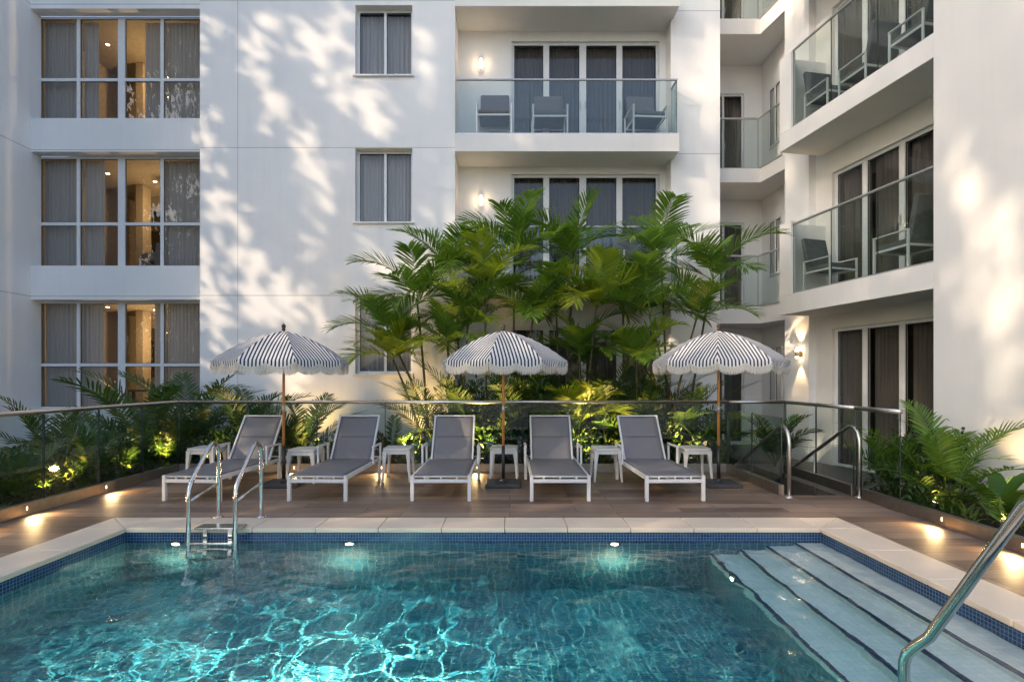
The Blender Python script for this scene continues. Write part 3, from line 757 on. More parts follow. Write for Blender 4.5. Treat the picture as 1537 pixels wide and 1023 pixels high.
# alcove between the wings
az = [(2.72, 3.1), (5.84, 6.15), (9.12, 9.46), (12.1, 12.4)]
for a, b_ in az:
    mbuild(MB().prism([(4.421, .90), (5.55, .90), (5.70, .12), (6.9, .12), (6.9, 2.3), (4.421, 2.3)], a, b_), 'balcony_slab', 'wall_r', bevel=.006)
ad = [(-.08, 2.3), (3.12, 5.3), (6.17, 8.45), (9.48, 11.6)]
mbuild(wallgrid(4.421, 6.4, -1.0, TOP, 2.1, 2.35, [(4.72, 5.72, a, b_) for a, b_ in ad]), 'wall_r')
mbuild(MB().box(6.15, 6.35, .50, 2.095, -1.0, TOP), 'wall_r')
for k, (a, b_) in enumerate(ad):
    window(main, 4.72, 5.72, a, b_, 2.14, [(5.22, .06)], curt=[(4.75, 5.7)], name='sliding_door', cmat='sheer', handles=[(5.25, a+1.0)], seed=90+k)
for k in (0, 1, 2):
    a, b_ = az[k]
    balustrade(main, [(4.45, .95), (5.52, .95), (5.68, .22)], b_+.003, 1.12, panels=[1, 1])
# small windows on the alcove side wall (frame turned to face it)
for k, (a, b_) in enumerate([(.9, 2.25), (3.9, 5.2), (6.9, 8.3)]):
    o = window(main, 0, .6, a, b_, 0, [(.3, .05)], curt=[(.02, .58)], cmat='sheer', seed=120+k, back=.2, backbox=False)
    o.location = (6.12, 1.7, 0); o.rotation_euler = (0, 0, R(-90))

# wall lamps in the recess
def capsule_lamp(loc, label):
    t = empty('wall_lamp', loc, 0, label, 'wall lamp', 'oval wall lamps on the central balconies')
    MB().box(-.025, .025, -.02, 0, -.07, .07).build('back_plate', 'balrail', t, bevel=.008)
    ring = []
    for i in range(25):
        a = 2*math.pi*i/24; ring.append((.05*math.sin(a), -.055, .135*math.cos(a)))
    MB().tube(ring, .009, 8, False).build('rim', 'balrail', t, smooth=True)
    o = MB().lathe([(.001, -.12), (.022, -.10), (.034, -.05), (.036, 0), (.034, .05), (.022, .10), (.001, .12)], 16, (0, -.055, 0)).build('diffuser', 'lamp', t, smooth=True)
    lamp('POINT', 'wall_lamp_glow', (loc[0], loc[1]-.13, loc[2]), 3.6, (1, .70, .38), .05)
capsule_lamp((-.62, 11.598, 8.32), 'oval wall lamp glowing on the upper central balcony')
capsule_lamp((-.62, 11.598, 5.36), 'oval wall lamp glowing on the middle central balcony')

# ================================================================== RIGHT WING
RO = Vector((5.08, 9.7, 0)); RA = math.atan2(-.985, .175)
wing = empty('hotel_wing', RO, RA, 'white rendered right wing with angled balconies and a tall blank wall', 'building')
RM = Matrix.Translation(RO) @ Matrix.Rotation(RA, 4, 'Z')
rf = [(-.1, 2.42), (3.04, 5.30), (6.04, 8.35)]
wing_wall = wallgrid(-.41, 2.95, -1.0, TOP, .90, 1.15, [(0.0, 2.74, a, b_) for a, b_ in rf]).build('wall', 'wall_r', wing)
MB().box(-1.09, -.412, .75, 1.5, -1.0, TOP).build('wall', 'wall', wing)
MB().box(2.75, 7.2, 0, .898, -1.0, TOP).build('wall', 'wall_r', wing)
for k, (a, b_) in enumerate(rf):
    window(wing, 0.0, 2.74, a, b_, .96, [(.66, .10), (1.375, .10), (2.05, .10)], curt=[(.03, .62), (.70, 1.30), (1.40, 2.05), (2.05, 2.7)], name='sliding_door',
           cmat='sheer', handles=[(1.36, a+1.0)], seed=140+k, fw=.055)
rz = [(2.68, 3.03), (5.71, 6.03), (8.74, 9.06), (11.9, 12.2)]
for a, b_ in rz:
    MB().box(-.25, 2.748, 0.0, .898, a, b_).build('balcony_slab', 'wall_r', wing, bevel=.006)
for k, top in ((0, 4.36), (1, 7.42), (2, 10.4)):
    a, b_ = rz[k]
    MB().prism([(-.25, 0), (.05, 0), (.05, .1), (-.15, .1), (-.15, .897), (-.25, .897)], b_+.001, top).build('parapet', 'wall_r', wing, bevel=.006)
    balustrade(wing, [(.06, .045), (2.745, .045)], b_+.002, (1.26, 1.40, 1.3)[k], panels=3)
# brass up-down wall lamp
lp = RM @ Vector((-.62, .75, 1.98))
t = empty('wall_lamp', lp, RA, 'brass wall lamp throwing light up and down beside the right sliding doors', 'wall lamp')
MB().box(-.035, .035, -.015, 0, -.06, .06).build('back_plate', 'brass', t, bevel=.006)
MB().tube([(0, -.015, 0), (0, -.06, 0)], .012, 10).build('arm', 'brass', t, smooth=True)
MB().lathe([(.03, -.05), (.038, -.045), (.038, .045), (.03, .05)], 16, (0, -.09, 0)).build('body', 'brass', t, smooth=True)
MB().lathe([(.001, -.085), (.03, -.075), (.03, -.052)], 16, (0, -.09, 0)).build('lower_globe', 'lampw', t, smooth=True)
rg = [(.0, -.09-.03*math.sin(a_), .05+.06*math.sin(a_)) for a_ in []]
MB().lathe([(.03, .052), (.028, .09), (.016, .12), (.001, .13)], 16, (0, -.09, 0)).build('upper_globe', 'lampw', t, smooth=True)
n_ = RM.to_3x3() @ Vector((0, -1, 0))
lamp('SPOT', 'wall_lamp_up', lp+n_*.09+Vector((0, 0, .14)), 36, (1, .66, .34), .02, lp+n_*.03+Vector((0, 0, 1.0)), 70, .6)
lamp('SPOT', 'wall_lamp_down', lp+n_*.09-Vector((0, 0, .10)), 40, (1, .66, .34), .02, lp+n_*.03-Vector((0, 0, 1.0)), 55, .6)

# ================================================================== FURNITURE
def make_lounger():
    r = empty('sun_lounger', (0, 0, 0))
    W = .35; tz = .315
    for sx_ in (-1, 1):
        MB().box(sx_*W-.021, sx_*W+.021, .0, .045, 0, tz).build('leg', 'alu', r, bevel=.004)
        q = MB().box(sx_*(W+.03)-.02, sx_*(W+.03)+.02, 1.42, 1.465, 0, tz-.05); q.build('leg', 'alu', r, bevel=.004)
        # side rail
        MB().bar((sx_*W, .045, tz-.03), (sx_*W, 1.86, tz-.03), .032, .05).build('side_rail', 'alu', r, bevel=.004)
        ax = sx_*(W+.045)
        q = MB(); 
        q.bar((ax, 1.06, tz-.03), (ax, 1.06, .52), .026, .036, (0, 1, 0)); q.bar((ax, 1.041, .533), (ax, 1.46, .533), .034, .026); q.bar((ax, 1.44, .52), (ax, 1.44, tz-.05), .026, .036, (0, 1, 0))
        q.build('armrest', 'alu', r, bevel=.004)
    MB().box(-W+.021, W-.021, .004, .034, .225, .268).build('front_bar', 'alu', r, bevel=.004)
    for k_ in range(3): MB().tube([(-W+.02, (.03, 1.28, 1.82)[k_], (.298, tz-.03, tz-.03)[k_]), (W-.02, (.03, 1.28, 1.82)[k_], (.298, tz-.03, tz-.03)[k_])], .012, 8).build('cross_bar', 'alu', r, smooth=True)
    for x in (-.2, 0, .2): MB().tube([(x, .02, .268), (x, .02, .30)], .012, 8).build('spacer', 'alu', r, smooth=True)
    # seat sling, slightly sagging
    n, m_ = 8, 20; vs = []; 
    for j in range(m_+1):
        v = j/m_; y = .02+1.27*v
        for i in range(n+1):
            u = i/n*2-1
            vs.append((u*(W-.022), y, tz+.008-.018*(1-u*u)*math.sin(math.pi*min(1, v*1.05))))
    fs = [(j*(n+1)+i, j*(n+1)+i+1, (j+1)*(n+1)+i+1, (j+1)*(n+1)+i) for j in range(m_) for i in range(n)]
    o = MB().add(vs, fs).build('seat_sling', 'sling', r, smooth=True); md = o.modifiers.new('s', 'SOLIDIFY'); md.thickness = .012
    # backrest
    bk = empty('pivot', (0, 0, 0)); bpy.data.objects.remove(bk)
    an = R(55); L = .735
    def bp(u, v, off=0): return (u, 1.30+v*math.cos(an)-off*math.sin(an)*-1*-1, tz+v*math.sin(an)+off*math.cos(an))
    vs = []
    for j in range(m_+1):
        v = j/m_*L
        for i in range(n+1):
            u = i/n*2-1
            vs.append(bp(u*(W-.062), v, -.014*(1-u*u)))
    o = MB().add(vs, fs).build('backrest', 'sling', r, smooth=True); md = o.modifiers.new('s', 'SOLIDIFY'); md.thickness = .012
    q = MB()
    for sx_ in (-1, 1): q.bar(bp(sx_*(W-.05), -.03, 0), bp(sx_*(W-.05), L+.015, 0), .026, .032, (0, 1, 0))
    q.bar(bp(-W+.037, L+.01, 0), bp(W-.037, L+.01, 0), .03, .022)
    q.build('backrest_frame', 'alu', o, bevel=.004)
    MB().tube([bp(-W+.07, L*.52, .004), bp(W-.07, L*.52, .004)], .004, 6).build('seam', 'cushion', o)
    MB().bar(bp(0, L*.5, -.02), (0, 1.8, tz-.03), .02, .012).build('support_strut', 'alu', r)
    return r
LL = [('leftmost grey sun lounger with white frame partly behind the pool ladder', -3.90, 6.52, 3.5), ('second grey sun lounger from the left, right of the first umbrella', -2.36, 6.52, 1.5),
      ('grey sun lounger just left of the middle umbrella', -.845, 6.52, 0), ('grey sun lounger just right of the middle umbrella', .62, 6.52, 0), ('rightmost grey sun lounger with white frame beside the third umbrella', 2.03, 6.52, -2.0)]
lg = make_lounger()
for i, (lb, x, y, a) in enumerate(LL):
    o = lg if i == 0 else copy_tree(lg)
    o.location = (x, y, 0); o.rotation_euler = (0, 0, R(-a)); tag(o, lb, 'sun lounger', 'row of grey sun loungers on the deck')

def make_table():
    r = empty('side_table', (0, 0, 0)); s = .20
    q = MB()
    poly = []
    for cx, cy, a0 in ((s-.05, s-.05, 0), (-s+.05, s-.05, 90), (-s+.05, -s+.05, 180), (s-.05, -s+.05, 270)):
        for k in range(6): poly.append((cx+.05*math.cos(R(a0+18*k)), cy+.05*math.sin(R(a0+18*k))))
    q.prism(poly, .455, .485); q.build('tabletop', 'resin', r, bevel=.006)
    q = MB().box(-s+.02, s-.02, -s+.012, -s+.03, .40, .454).box(-s+.02, s-.02, s-.03, s-.012, .40, .454).box(-s+.012, -s+.03, -s+.031, s-.031, .40, .454).box(s-.03, s-.012, -s+.031, s-.031, .40, .454)
    q.build('apron', 'resin', r, bevel=.003)
    for ax in (-1, 1):
        for ay in (-1, 1):
            q = MB(); 
            def sec(z, w, out): 
                cx, cy = ax*(s-.032+out), ay*(s-.032+out)
                return [(cx-w, cy-w, z), (cx+w, cy-w, z), (cx+w, cy+w, z), (cx-w, cy+w, z)]
            vs = sec(0, .014, .03)+sec(.25, .02, .012)+sec(.42, .032, 0)+sec(.452, .036, -.006)
            fs = [(3, 2, 1, 0), (12, 13, 14, 15)]+[(4*i+k, 4*i+(k+1) % 4, 4*i+4+(k+1) % 4, 4*i+4+k) for i in range(3) for k in range(4)]
            q.add(vs, fs).build('leg', 'resin', r, bevel=.005)
    return r
tb = make_table()
TT = [('white side table behind the leftmost lounger', -4.50, 7.93), ('white side table left of the second lounger beside the first umbrella', -2.98, 7.80), ('white side table between the second and third loungers', -1.65, 7.93),
      ('white side table behind the middle umbrella pole', -.08, 7.98), ('white side table between the fourth and fifth loungers', 1.43, 7.93), ('white side table left of the third umbrella pole', 2.74, 7.93)]
for i, (lb, x, y) in enumerate(TT):
    o = tb if i == 0 else copy_tree(tb)
    o.location = (x, y, 0); o.rotation_euler = (0, 0, R(random.uniform(-3, 3))); tag(o, lb, 'side table', 'white side tables among the loungers')

def make_umbrella(phase):
    r = empty('umbrella', (0, 0, 0)); Rr = .90; ztop = 2.17; zr = 1.74; NP = 8
    MB().box(-.245, .245, -.22, .22, 0, .055).build('base', 'base', r, bevel=.012)
    MB().lathe([(.05, .055), (.045, .07), (.03, .08), (.028, .10)], 20).build('collar', 'black', r, smooth=True)
    MB().tube([(0, 0, .09), (0, 0, .56)], .024, 16).build('lower_pole', 'black', r, smooth=True)
    MB().tube([(0, 0, .56), (0, 0, 2.17)], .0185, 16).build('upper_pole', 'pole', r, smooth=True)
    q = MB().tube([(0, 0, 1.03), (0, 0, 1.12)], .023, 12).tube([(.02, -.02, 1.10), (.045, -.045, 1.10)], .008, 8); q.build('joint', 'balrail', r, smooth=True)
    MB().lathe([(.012, 2.17), (.028, 2.19), (.018, 2.205), (.03, 2.23), (.024, 2.255), (.003, 2.275)], 14).build('finial', 'roomdark', r, smooth=True)
    nu, nv = 20, 16
    can = MB(); can.uv = []; fr = MB(); trim = MB(); rnd = random.Random(int(phase*10))
    def prof(s): return ztop-(ztop-zr)*(.32*s+.68*s**2.0)
    for p in range(NP):
        a0 = phase+360/NP*(p-.5); a1 = a0+360/NP
        e0 = Vector((math.cos(R(a0)), math.sin(R(a0)), 0)); e1 = Vector((math.cos(R(a1)), math.sin(R(a1)), 0))
        mid = (e0+e1)/2; across = (e1-e0).normalized(); half = (e1-e0).length/2
        base = len(can.v); rows = 0
        for j in range(nv+1):
            s = j/nv
            for i in range(nu+1):
                u = i/nu
                pt = (e0*(1-u)+e1*u)*Rr*s
                z = prof(s)-.022*math.sin(math.pi*u)*math.sin(math.pi*min(1, s*.8+.1))
                can.v.append((pt.x, pt.y, z)); can.uv.append(((u-.5)*2*half*Rr*s, s))
            rows += 1
        edge = []
        def drop(u): return .038+.060*abs(math.sin(2*math.pi*u))**.62
        for jj in (1, 2, 3):
            for i in range(nu+1):
                u = i/nu; pt = (e0*(1-u)+e1*u)*Rr; out = mid.normalized()*.012*jj/3*math.sin(math.pi*u)
                can.v.append((pt.x+out.x, pt.y+out.y, zr-drop(u)*jj/3-.022*math.sin(math.pi*u)*math.sin(math.pi*.9))); can.uv.append(((u-.5)*2*half*Rr, 1+jj*.03))
            rows += 1
        for j in range(rows-1):
            for i in range(nu):
                a = base+j*(nu+1)+i; can.f.append((a, a+1, a+nu+2, a+nu+1))
        # fringe strands
        ns = 58
        def ep(u, dz=0, out=0):
            pt = (e0*(1-u)+e1*u)*Rr+mid.normalized()*(.012*math.sin(math.pi*u)+out)
            return Vector((pt.x, pt.y, zr-drop(u)-.0068*math.sin(math.pi*u)+dz))
        for i in range(ns):
            u = (i+.5)/ns; L = .098+rnd.uniform(-.008, .006); w_ = .0050
            c = ep(u, .012, .003); sw = across*rnd.uniform(-.003, .003)+mid*rnd.uniform(-.003, .006)
            k = len(fr.v)
            fr.v += [tuple(c-across*w_), tuple(c+across*w_), tuple(c+across*w_*.9+sw*.5-Vector((0, 0, L*.6))), tuple(c-across*w_*.9+sw*.5-Vector((0, 0, L*.6))),
                     tuple(c+across*w_*.6+sw-Vector((0, 0, L))), tuple(c-across*w_*.6+sw-Vector((0, 0, L)))]
            fr.f += [(k, k+1, k+2, k+3), (k+3, k+2, k+4, k+5)]
        trim.tube([ep(i/16, .004, .004) for i in range(17)], .0065, 6, False)
    c_ = can.build('canopy', 'stripe', r, smooth=True)
    c_.modifiers.new('es', 'EDGE_SPLIT').split_angle = R(50)
    fr.build('fringe', 'fringe', c_)
    trim.build('trim_braid', 'fringe', c_, smooth=True)
    for p in range(NP):
        a = phase+360/NP*(p-.5); e = Vector((math.cos(R(a)), math.sin(R(a)), 0))
        MB().tube([(e.x*Rr*s*.99, e.y*Rr*s*.99, prof(s)-.012) for s in (.04, .3, .55, .8, 1)], .006, 6).build('rib', 'pole', r)
        MB().tube([(e.x*.03, e.y*.03, 1.70), (e.x*Rr*.5, e.y*Rr*.5, prof(.5)-.016)], .005, 6).build('strut', 'pole', r)
    MB().lathe([(.03, 1.68), (.038, 1.69), (.038, 1.72), (.03, 1.73)], 14).build('hub', 'pole', r, smooth=True)
    return r
for lb, x, ph in (('navy and white striped fringed umbrella over the two left loungers', -3.18, -104+22.5), ('middle navy and white striped fringed umbrella between the third and fourth loungers', -.09, -104+22.5+3), ('rightmost navy and white striped fringed umbrella beside the stair', 2.94, -101+22.5-22.5+11)):
    u = make_umbrella(ph); u.location = (x, 7.5, 0); tag(u, lb, 'umbrella', 'striped fringed umbrellas')

def make_chair():
    r = empty('patio_chair', (0, 0, 0)); W = .30
    for sx_ in (-1, 1):
        MB().box(sx_*W-.014, sx_*W+.014, -.29, -.262, 0, .53).build('leg', 'alu', r, bevel=.003)
        MB().bar((sx_*W, .25, 0), (sx_*W, .25, .53), .028, .028, (0, 1, 0)).build('leg', 'alu', r, bevel=.003)
        MB().box(sx_*W-.02, sx_*W+.02, -.29, .264, .531, .55).build('armrest', 'alu', r, bevel=.003)
    MB().box(-W+.014, W-.014, -.285, -.265, .33, .36).box(-W+.014, W-.014, .24, .262, .33, .36).box(-W+.014, -W+.034, -.264, .239, .33, .36).box(W-.034, W-.014, -.264, .239, .33, .36).build('seat_frame', 'alu', r)
    MB().box(-.265, .265, -.29, .24, .362, .44).build('seat', 'cushion', r, bevel=.02, seg=3)
    q = MB(); an = R(12)
    mt = Matrix.Translation((0, .20, .42)) @ Matrix.Rotation(-an, 4, 'X')
    q.box(-.262, .262, -.03, .045, .0, .58, mt); q.build('backrest', 'cushion', r, bevel=.02, seg=3)
    return r
ch = make_chair(); used = False
def put_chair(loc, rz, lb, grp='grey cushioned patio chairs', sc=1):
    global used
    o = ch if not used else copy_tree(ch); used = True
    o.location = loc; o.rotation_euler = (0, 0, rz); o.scale = (sc, sc, sc); tag(o, lb, 'chair', grp)
put_chair((-.32, 11.17, 6.462), 0, 'grey cushioned chair below the wall lamp on the upper central balcony', sc=1.17)
put_chair((.83, 11.22, 6.462), 0, 'middle grey chair of the three on the upper central balcony', sc=1.17)
put_chair((2.86, 11.24, 6.462), R(4), 'grey chair at the right end of the upper central balcony', sc=1.17)
put_chair((2.6, 11.22, 3.472), R(12), 'grey chair half hidden by palm tops on the lower central balcony', sc=1.17)
def wp(a, b_, z): return RM @ Vector((a, b_, z))
put_chair(wp(.42, .47, 3.032), RA+R(90+8), 'grey chair at the far end of the lower right balcony')
put_chair(wp(1.95, .50, 3.032), RA-R(90), 'grey high backed chair at the near end of the lower right balcony', sc=1.08)
put_chair(wp(.45, .47, 6.032), RA+R(90), 'grey chair at the far end of the upper right balcony')
put_chair(wp(1.22, .50, 6.032), RA-R(90), 'middle grey chair on the upper right balcony')
put_chair(wp(2.2, .47, 6.032), RA-R(90), 'grey chair at the near end of the upper right balcony')
put_chair((-7.78, 12.0, 3.82-.34), R(12), 'grey armchair inside the middle floor room seen through the grid window', sc=1.15)
put_chair((-8.6, 12.3, 3.82-.34), R(-20), 'second armchair in the middle floor room, left of the mullion')
put_chair((-7.9, 12.5, 6.87-.34), R(15), 'dark armchair inside the top floor room seen through the grid window', sc=1.2)
# ================================================================== PLANTS
OFF = Vector((0, 0, 0))
def ondeck(v):
    x, y, z = v[0]+OFF.x, v[1]+OFF.y, v[2]+OFF.z
    return -5.42 < x < 4.50 and y < 8.66 and z < 1.22
def place(b, r=.2):
    x, y, z = b
    if x > 4: x = max(x, 4.55+.7*r)
    elif y < 8.45: x = min(x, -5.5-.75*r)
    else: y = max(y, 8.72+.7*r)
    OFF.x, OFF.y, OFF.z = x, y, z
    return (x, y, z)
def frond(mb, p0, az, el, L, droop, nl=26, ll=.42, wd=.030, pet=.22, rnd=random, vup=.35, rw=.008):
    """one pinnate palm leaf: arching rachis and two rows of leaflets"""
    p = Vector(p0); n = 16; ds = L/n; pts = [p.copy()]; dirs = []
    azv = az; 
    for i in range(n):
        t = i/n; e = el-droop*t**1.4
        azv += rnd.uniform(-.02, .02)
        d = Vector((math.cos(e)*math.cos(azv), math.cos(e)*math.sin(azv), math.sin(e))); dirs.append(d)
        p = p+d*ds; pts.append(p.copy())
    dirs.append(dirs[-1])
    mb.tube(pts, [rw*(1-.75*i/n) for i in range(n+1)], 4, False)
    tw = rnd.uniform(-.35, .35)
    for k in range(nl):
        t = pet+(1-pet)*(k+.5)/nl; f = t*n; i = min(n-1, int(f)); q = pts[i].lerp(pts[i+1], f-i); d = dirs[i]
        side = d.cross(Vector((0, 0, 1)))
        if side.length < .1: side = Vector((-math.sin(azv), math.cos(azv), 0))
        side.normalize(); up = side.cross(d)
        side = side*math.cos(tw)+up*math.sin(tw); up = side.cross(d)
        s = (k+.5)/nl
        ln = ll*(math.sin(math.pi*(.12+.80*s))**.6)*rnd.uniform(.9, 1.06)
        a = R(62-34*s)
        for sg in (-1, 1):
            if rnd.random() < .03: continue
            a_ = a+rnd.uniform(-.07, .07)
            ld_ = (d*math.cos(a_)+side*sg*math.sin(a_)+up*(vup+rnd.uniform(-.08, .08))*math.sin(a_)).normalized()
            wv = ld_.cross(up).normalized()*wd*.5*(1.15-.35*s)
            g = Vector((0, 0, -1))*ln*rnd.uniform(.10, .26)
            b0 = q; m1 = q+ld_*ln*.35+g*.10; m2 = q+ld_*ln*.72+g*.45; tp = q+ld_*ln+g
            if ondeck(tp) or ondeck(b0): continue
            c = len(mb.v)
            mb.v += [tuple(b0-wv*.35), tuple(b0+wv*.35), tuple(m1-wv), tuple(m1+wv), tuple(m2-wv*.75), tuple(m2+wv*.75), tuple(tp)]
            mb.f += [(c, c+1, c+3, c+2), (c+2, c+3, c+5, c+4), (c+4, c+5, c+6)]

def crown(mb, c, nf, L, rnd, el0=1.48, el1=.38, droop=1.2, ll=.50, wd=.034, nl=32, pet=.16, az0=None):
    a0 = rnd.uniform(0, 6.28) if az0 is None else az0
    for i in range(nf):
        t = (i+.5)/nf
        frond(mb, c, a0+i*2.399+rnd.uniform(-.25, .25), el0+(el1-el0)*t+rnd.uniform(-.1, .1), L*(.78+.3*math.sin(math.pi*(t*.8+.15)))*rnd.uniform(.9, 1.1),
              droop*rnd.uniform(.8, 1.2), nl, ll, wd, pet, rnd)

def palm(label, base, stems, mat='palm', seed=0, L=1.35, nf=11, group='tall cane palms against the facade', droop=1.25):
    """stems: list of (top point world, nf)"""
    rnd = random.Random(seed); B = Vector(base); OFF.xyz = B
    t = empty('palm_tree', B, 0, label, 'palm', group)
    for k, tp in enumerate(stems):
        T = Vector(tp)-B; off = Vector((rnd.uniform(-.12, .12), rnd.uniform(-.1, .1), 0))
        pts = []; n = 9
        for i in range(n+1):
            s = i/n; q = off.lerp(T, s); q.x = off.x+(T.x-off.x)*s**1.5; q.y = off.y+(T.y-off.y)*s**1.5; pts.append(q)
        rr = [.026-.011*i/n+(.003 if i % 2 else 0) for i in range(n+1)]
        MB().tube(pts, rr, 8).build('trunk', 'cane', t, smooth=True)
        mb = MB(); crown(mb, pts[-1], nf, L, rnd, droop=droop)
        mb.build('crown', mat, t)
    return t

def at(px, py, D): return tuple(ray(px, py, D))
def gb(px, D, z=-.04): return ((px-VX)/FPX*D, D, z)
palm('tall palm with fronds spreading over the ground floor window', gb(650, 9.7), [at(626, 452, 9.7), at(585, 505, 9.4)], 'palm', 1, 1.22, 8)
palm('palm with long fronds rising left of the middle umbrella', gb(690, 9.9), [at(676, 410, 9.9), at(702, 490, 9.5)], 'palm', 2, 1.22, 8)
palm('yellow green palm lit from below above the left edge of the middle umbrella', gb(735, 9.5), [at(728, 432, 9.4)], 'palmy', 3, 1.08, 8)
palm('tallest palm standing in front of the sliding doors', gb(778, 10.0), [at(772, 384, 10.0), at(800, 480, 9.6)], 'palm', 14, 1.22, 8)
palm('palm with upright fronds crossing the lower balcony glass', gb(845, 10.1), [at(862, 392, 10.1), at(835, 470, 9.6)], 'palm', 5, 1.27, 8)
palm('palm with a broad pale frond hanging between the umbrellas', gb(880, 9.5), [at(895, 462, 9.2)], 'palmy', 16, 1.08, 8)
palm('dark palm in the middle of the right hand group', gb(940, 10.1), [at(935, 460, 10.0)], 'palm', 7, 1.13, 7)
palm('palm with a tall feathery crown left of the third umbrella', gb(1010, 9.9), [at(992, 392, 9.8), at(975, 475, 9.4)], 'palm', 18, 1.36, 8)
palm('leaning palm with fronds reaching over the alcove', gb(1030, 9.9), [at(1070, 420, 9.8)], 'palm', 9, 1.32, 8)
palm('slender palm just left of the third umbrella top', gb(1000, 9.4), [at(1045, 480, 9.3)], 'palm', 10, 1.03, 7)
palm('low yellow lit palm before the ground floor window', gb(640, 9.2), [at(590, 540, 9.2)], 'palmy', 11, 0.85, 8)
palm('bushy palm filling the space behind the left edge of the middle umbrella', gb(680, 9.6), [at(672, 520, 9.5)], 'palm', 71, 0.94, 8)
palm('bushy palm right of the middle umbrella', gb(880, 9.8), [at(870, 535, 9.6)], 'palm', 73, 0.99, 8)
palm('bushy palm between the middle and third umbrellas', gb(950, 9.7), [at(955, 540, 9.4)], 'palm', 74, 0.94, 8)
def small_palm(label, base, H, nf=9, mat='palm', seed=0, ll=.28, wd=.030, el0=1.5, el1=.95, droop=1.1, group='low palms in the planting beds', nl=22):
    rnd = random.Random(seed); base = place(base, .15); t = MB(); crown(t, Vector((0, 0, 0)), nf, H, rnd, el0, el1, droop, ll, wd, nl, .25)
    o = t.build('low_palm', mat, None, loc=base); return tag(o, label, 'palm', group)
def strap(label, base, H, n=34, mat='strap', seed=0, w=.022, group='strap leaved plants in the planting beds'):
    rnd = random.Random(seed); base = place(base, .15); mb = MB()
    for i in range(n):
        az = rnd.uniform(0, 6.28); el = rnd.uniform(.55, 1.45); L = H*rnd.uniform(.6, 1.15); dr = rnd.uniform(1.0, 2.4)
        p = Vector((rnd.uniform(-.08, .08), rnd.uniform(-.08, .08), rnd.uniform(0, H*.35))); m_ = 6; c = len(mb.v)
        for j in range(m_+1):
            t = j/m_; e = el-dr*t; d = Vector((math.cos(e)*math.cos(az), math.cos(e)*math.sin(az), math.sin(e)))
            sd_ = Vector((-math.sin(az), math.cos(az), .15))*w*.5*(1-t**2.2)*1.0
            if ondeck(p): m_ = max(1, j-1); break
            mb.v += [tuple(p-sd_), tuple(p+sd_)]; p = p+d*L/m_
        mb.f += [(c+2*j, c+2*j+1, c+2*j+3, c+2*j+2) for j in range(m_) if c+2*j+3 < len(mb.v)]
    o = mb.build('strap_leaf_plant', mat, None, loc=base); return tag(o, label, 'plant', group)
def ovleaf(mb, p, d, up, L, W, bend=.2):
    sd_ = d.cross(up).normalized(); up = sd_.cross(d)
    c = len(mb.v); pts = []
    for t, w in ((0, .05), (.25, .8), (.55, 1.0), (.82, .6), (1, .02)):
        q = p+d*L*t-Vector((0, 0, 1))*bend*L*t*t
        for s in (-1, 0, 1): pts.append(tuple(q+sd_*s*w*W/2+up*abs(s)*w*W*.18))
    mb.v += pts
    mb.f += [(c+3*j+k, c+3*j+k+1, c+3*j+k+4, c+3*j+k+3) for j in range(4) for k in range(2)]
def shrub(label, base, rx, ry, h, n=420, mat='dleaf', seed=0, L=.10, W=.045, group='leafy shrubs in the planting beds'):
    rnd = random.Random(seed); base = place(base, rx); mb = MB()
    cl = [(rnd.uniform(-rx, rx)*.8, rnd.uniform(-ry, ry)*.8, rnd.uniform(.15, .9)*h) for _ in range(11)]
    for c in cl: mb.tube([(c[0]*.3, c[1]*.3, 0), (c[0]*.7, c[1]*.7, c[2]*.5), c], [.008, .006, .004], 5, False)
    for i in range(n):
        c = rnd.choice(cl); rr = .22*max(rx, .3)
        p = Vector((c[0]+rnd.gauss(0, rr), c[1]+rnd.gauss(0, rr), max(.01, c[2]+rnd.gauss(0, .13*h+.03))))
        if ondeck(p): continue
        o = Vector((p.x-c[0], p.y-c[1], p.z-c[2]+.05)); o = o.normalized() if o.length > 1e-3 else Vector((0, 0, 1))
        d = (o+Vector((rnd.uniform(-.5, .5), rnd.uniform(-.5, .5), rnd.uniform(-.2, .6)))).normalized()
        up = Vector((rnd.uniform(-.4, .4), rnd.uniform(-.4, .4), 1))
        ovleaf(mb, p, d, up, L*rnd.uniform(.7, 1.3), W*rnd.uniform(.8, 1.2), rnd.uniform(.1, .5))
    o = mb.build('shrub', mat, None, loc=base); return tag(o, label, 'shrub', group)
def broad(label, base, n, L, W, seed=0, mat='broad'):
    rnd = random.Random(seed); mb = MB()
    for i in range(n):
        az = i*2.4+rnd.uniform(-.3, .3); el = 1.35-.95*i/n+rnd.uniform(-.1, .1); l = L*rnd.uniform(.8, 1.1)*(.8+.3*i/n)
        m_ = 9; p = Vector((0, 0, .02)); c = len(mb.v); sd_ = Vector((-math.sin(az), math.cos(az), 0))
        for j in range(m_+1):
            t = j/m_; e = el-.9*t**1.5; d = Vector((math.cos(e)*math.cos(az), math.cos(e)*math.sin(az), math.sin(e))); up = sd_.cross(d)
            w = W*.5*(.12+.88*math.sin(math.pi*min(1, max(0, (t-.12)/.88)))**.7) if t < 1 else .003
            wv = .012*math.sin(9*t+i)
            mb.v += [tuple(p-sd_*w+up*(-w*.35+wv)), tuple(p), tuple(p+sd_*w+up*(-w*.35-wv))]; p = p+d*l/m_
        mb.f += [(c+3*j+k, c+3*j+k+1, c+3*j+k+4, c+3*j+k+3) for j in range(m_) for k in range(2)]
    o = mb.build('broad_leaf_plant', mat, None, loc=base, smooth=True); return tag(o, label, 'plant', 'broad leaved plants in the planting beds')

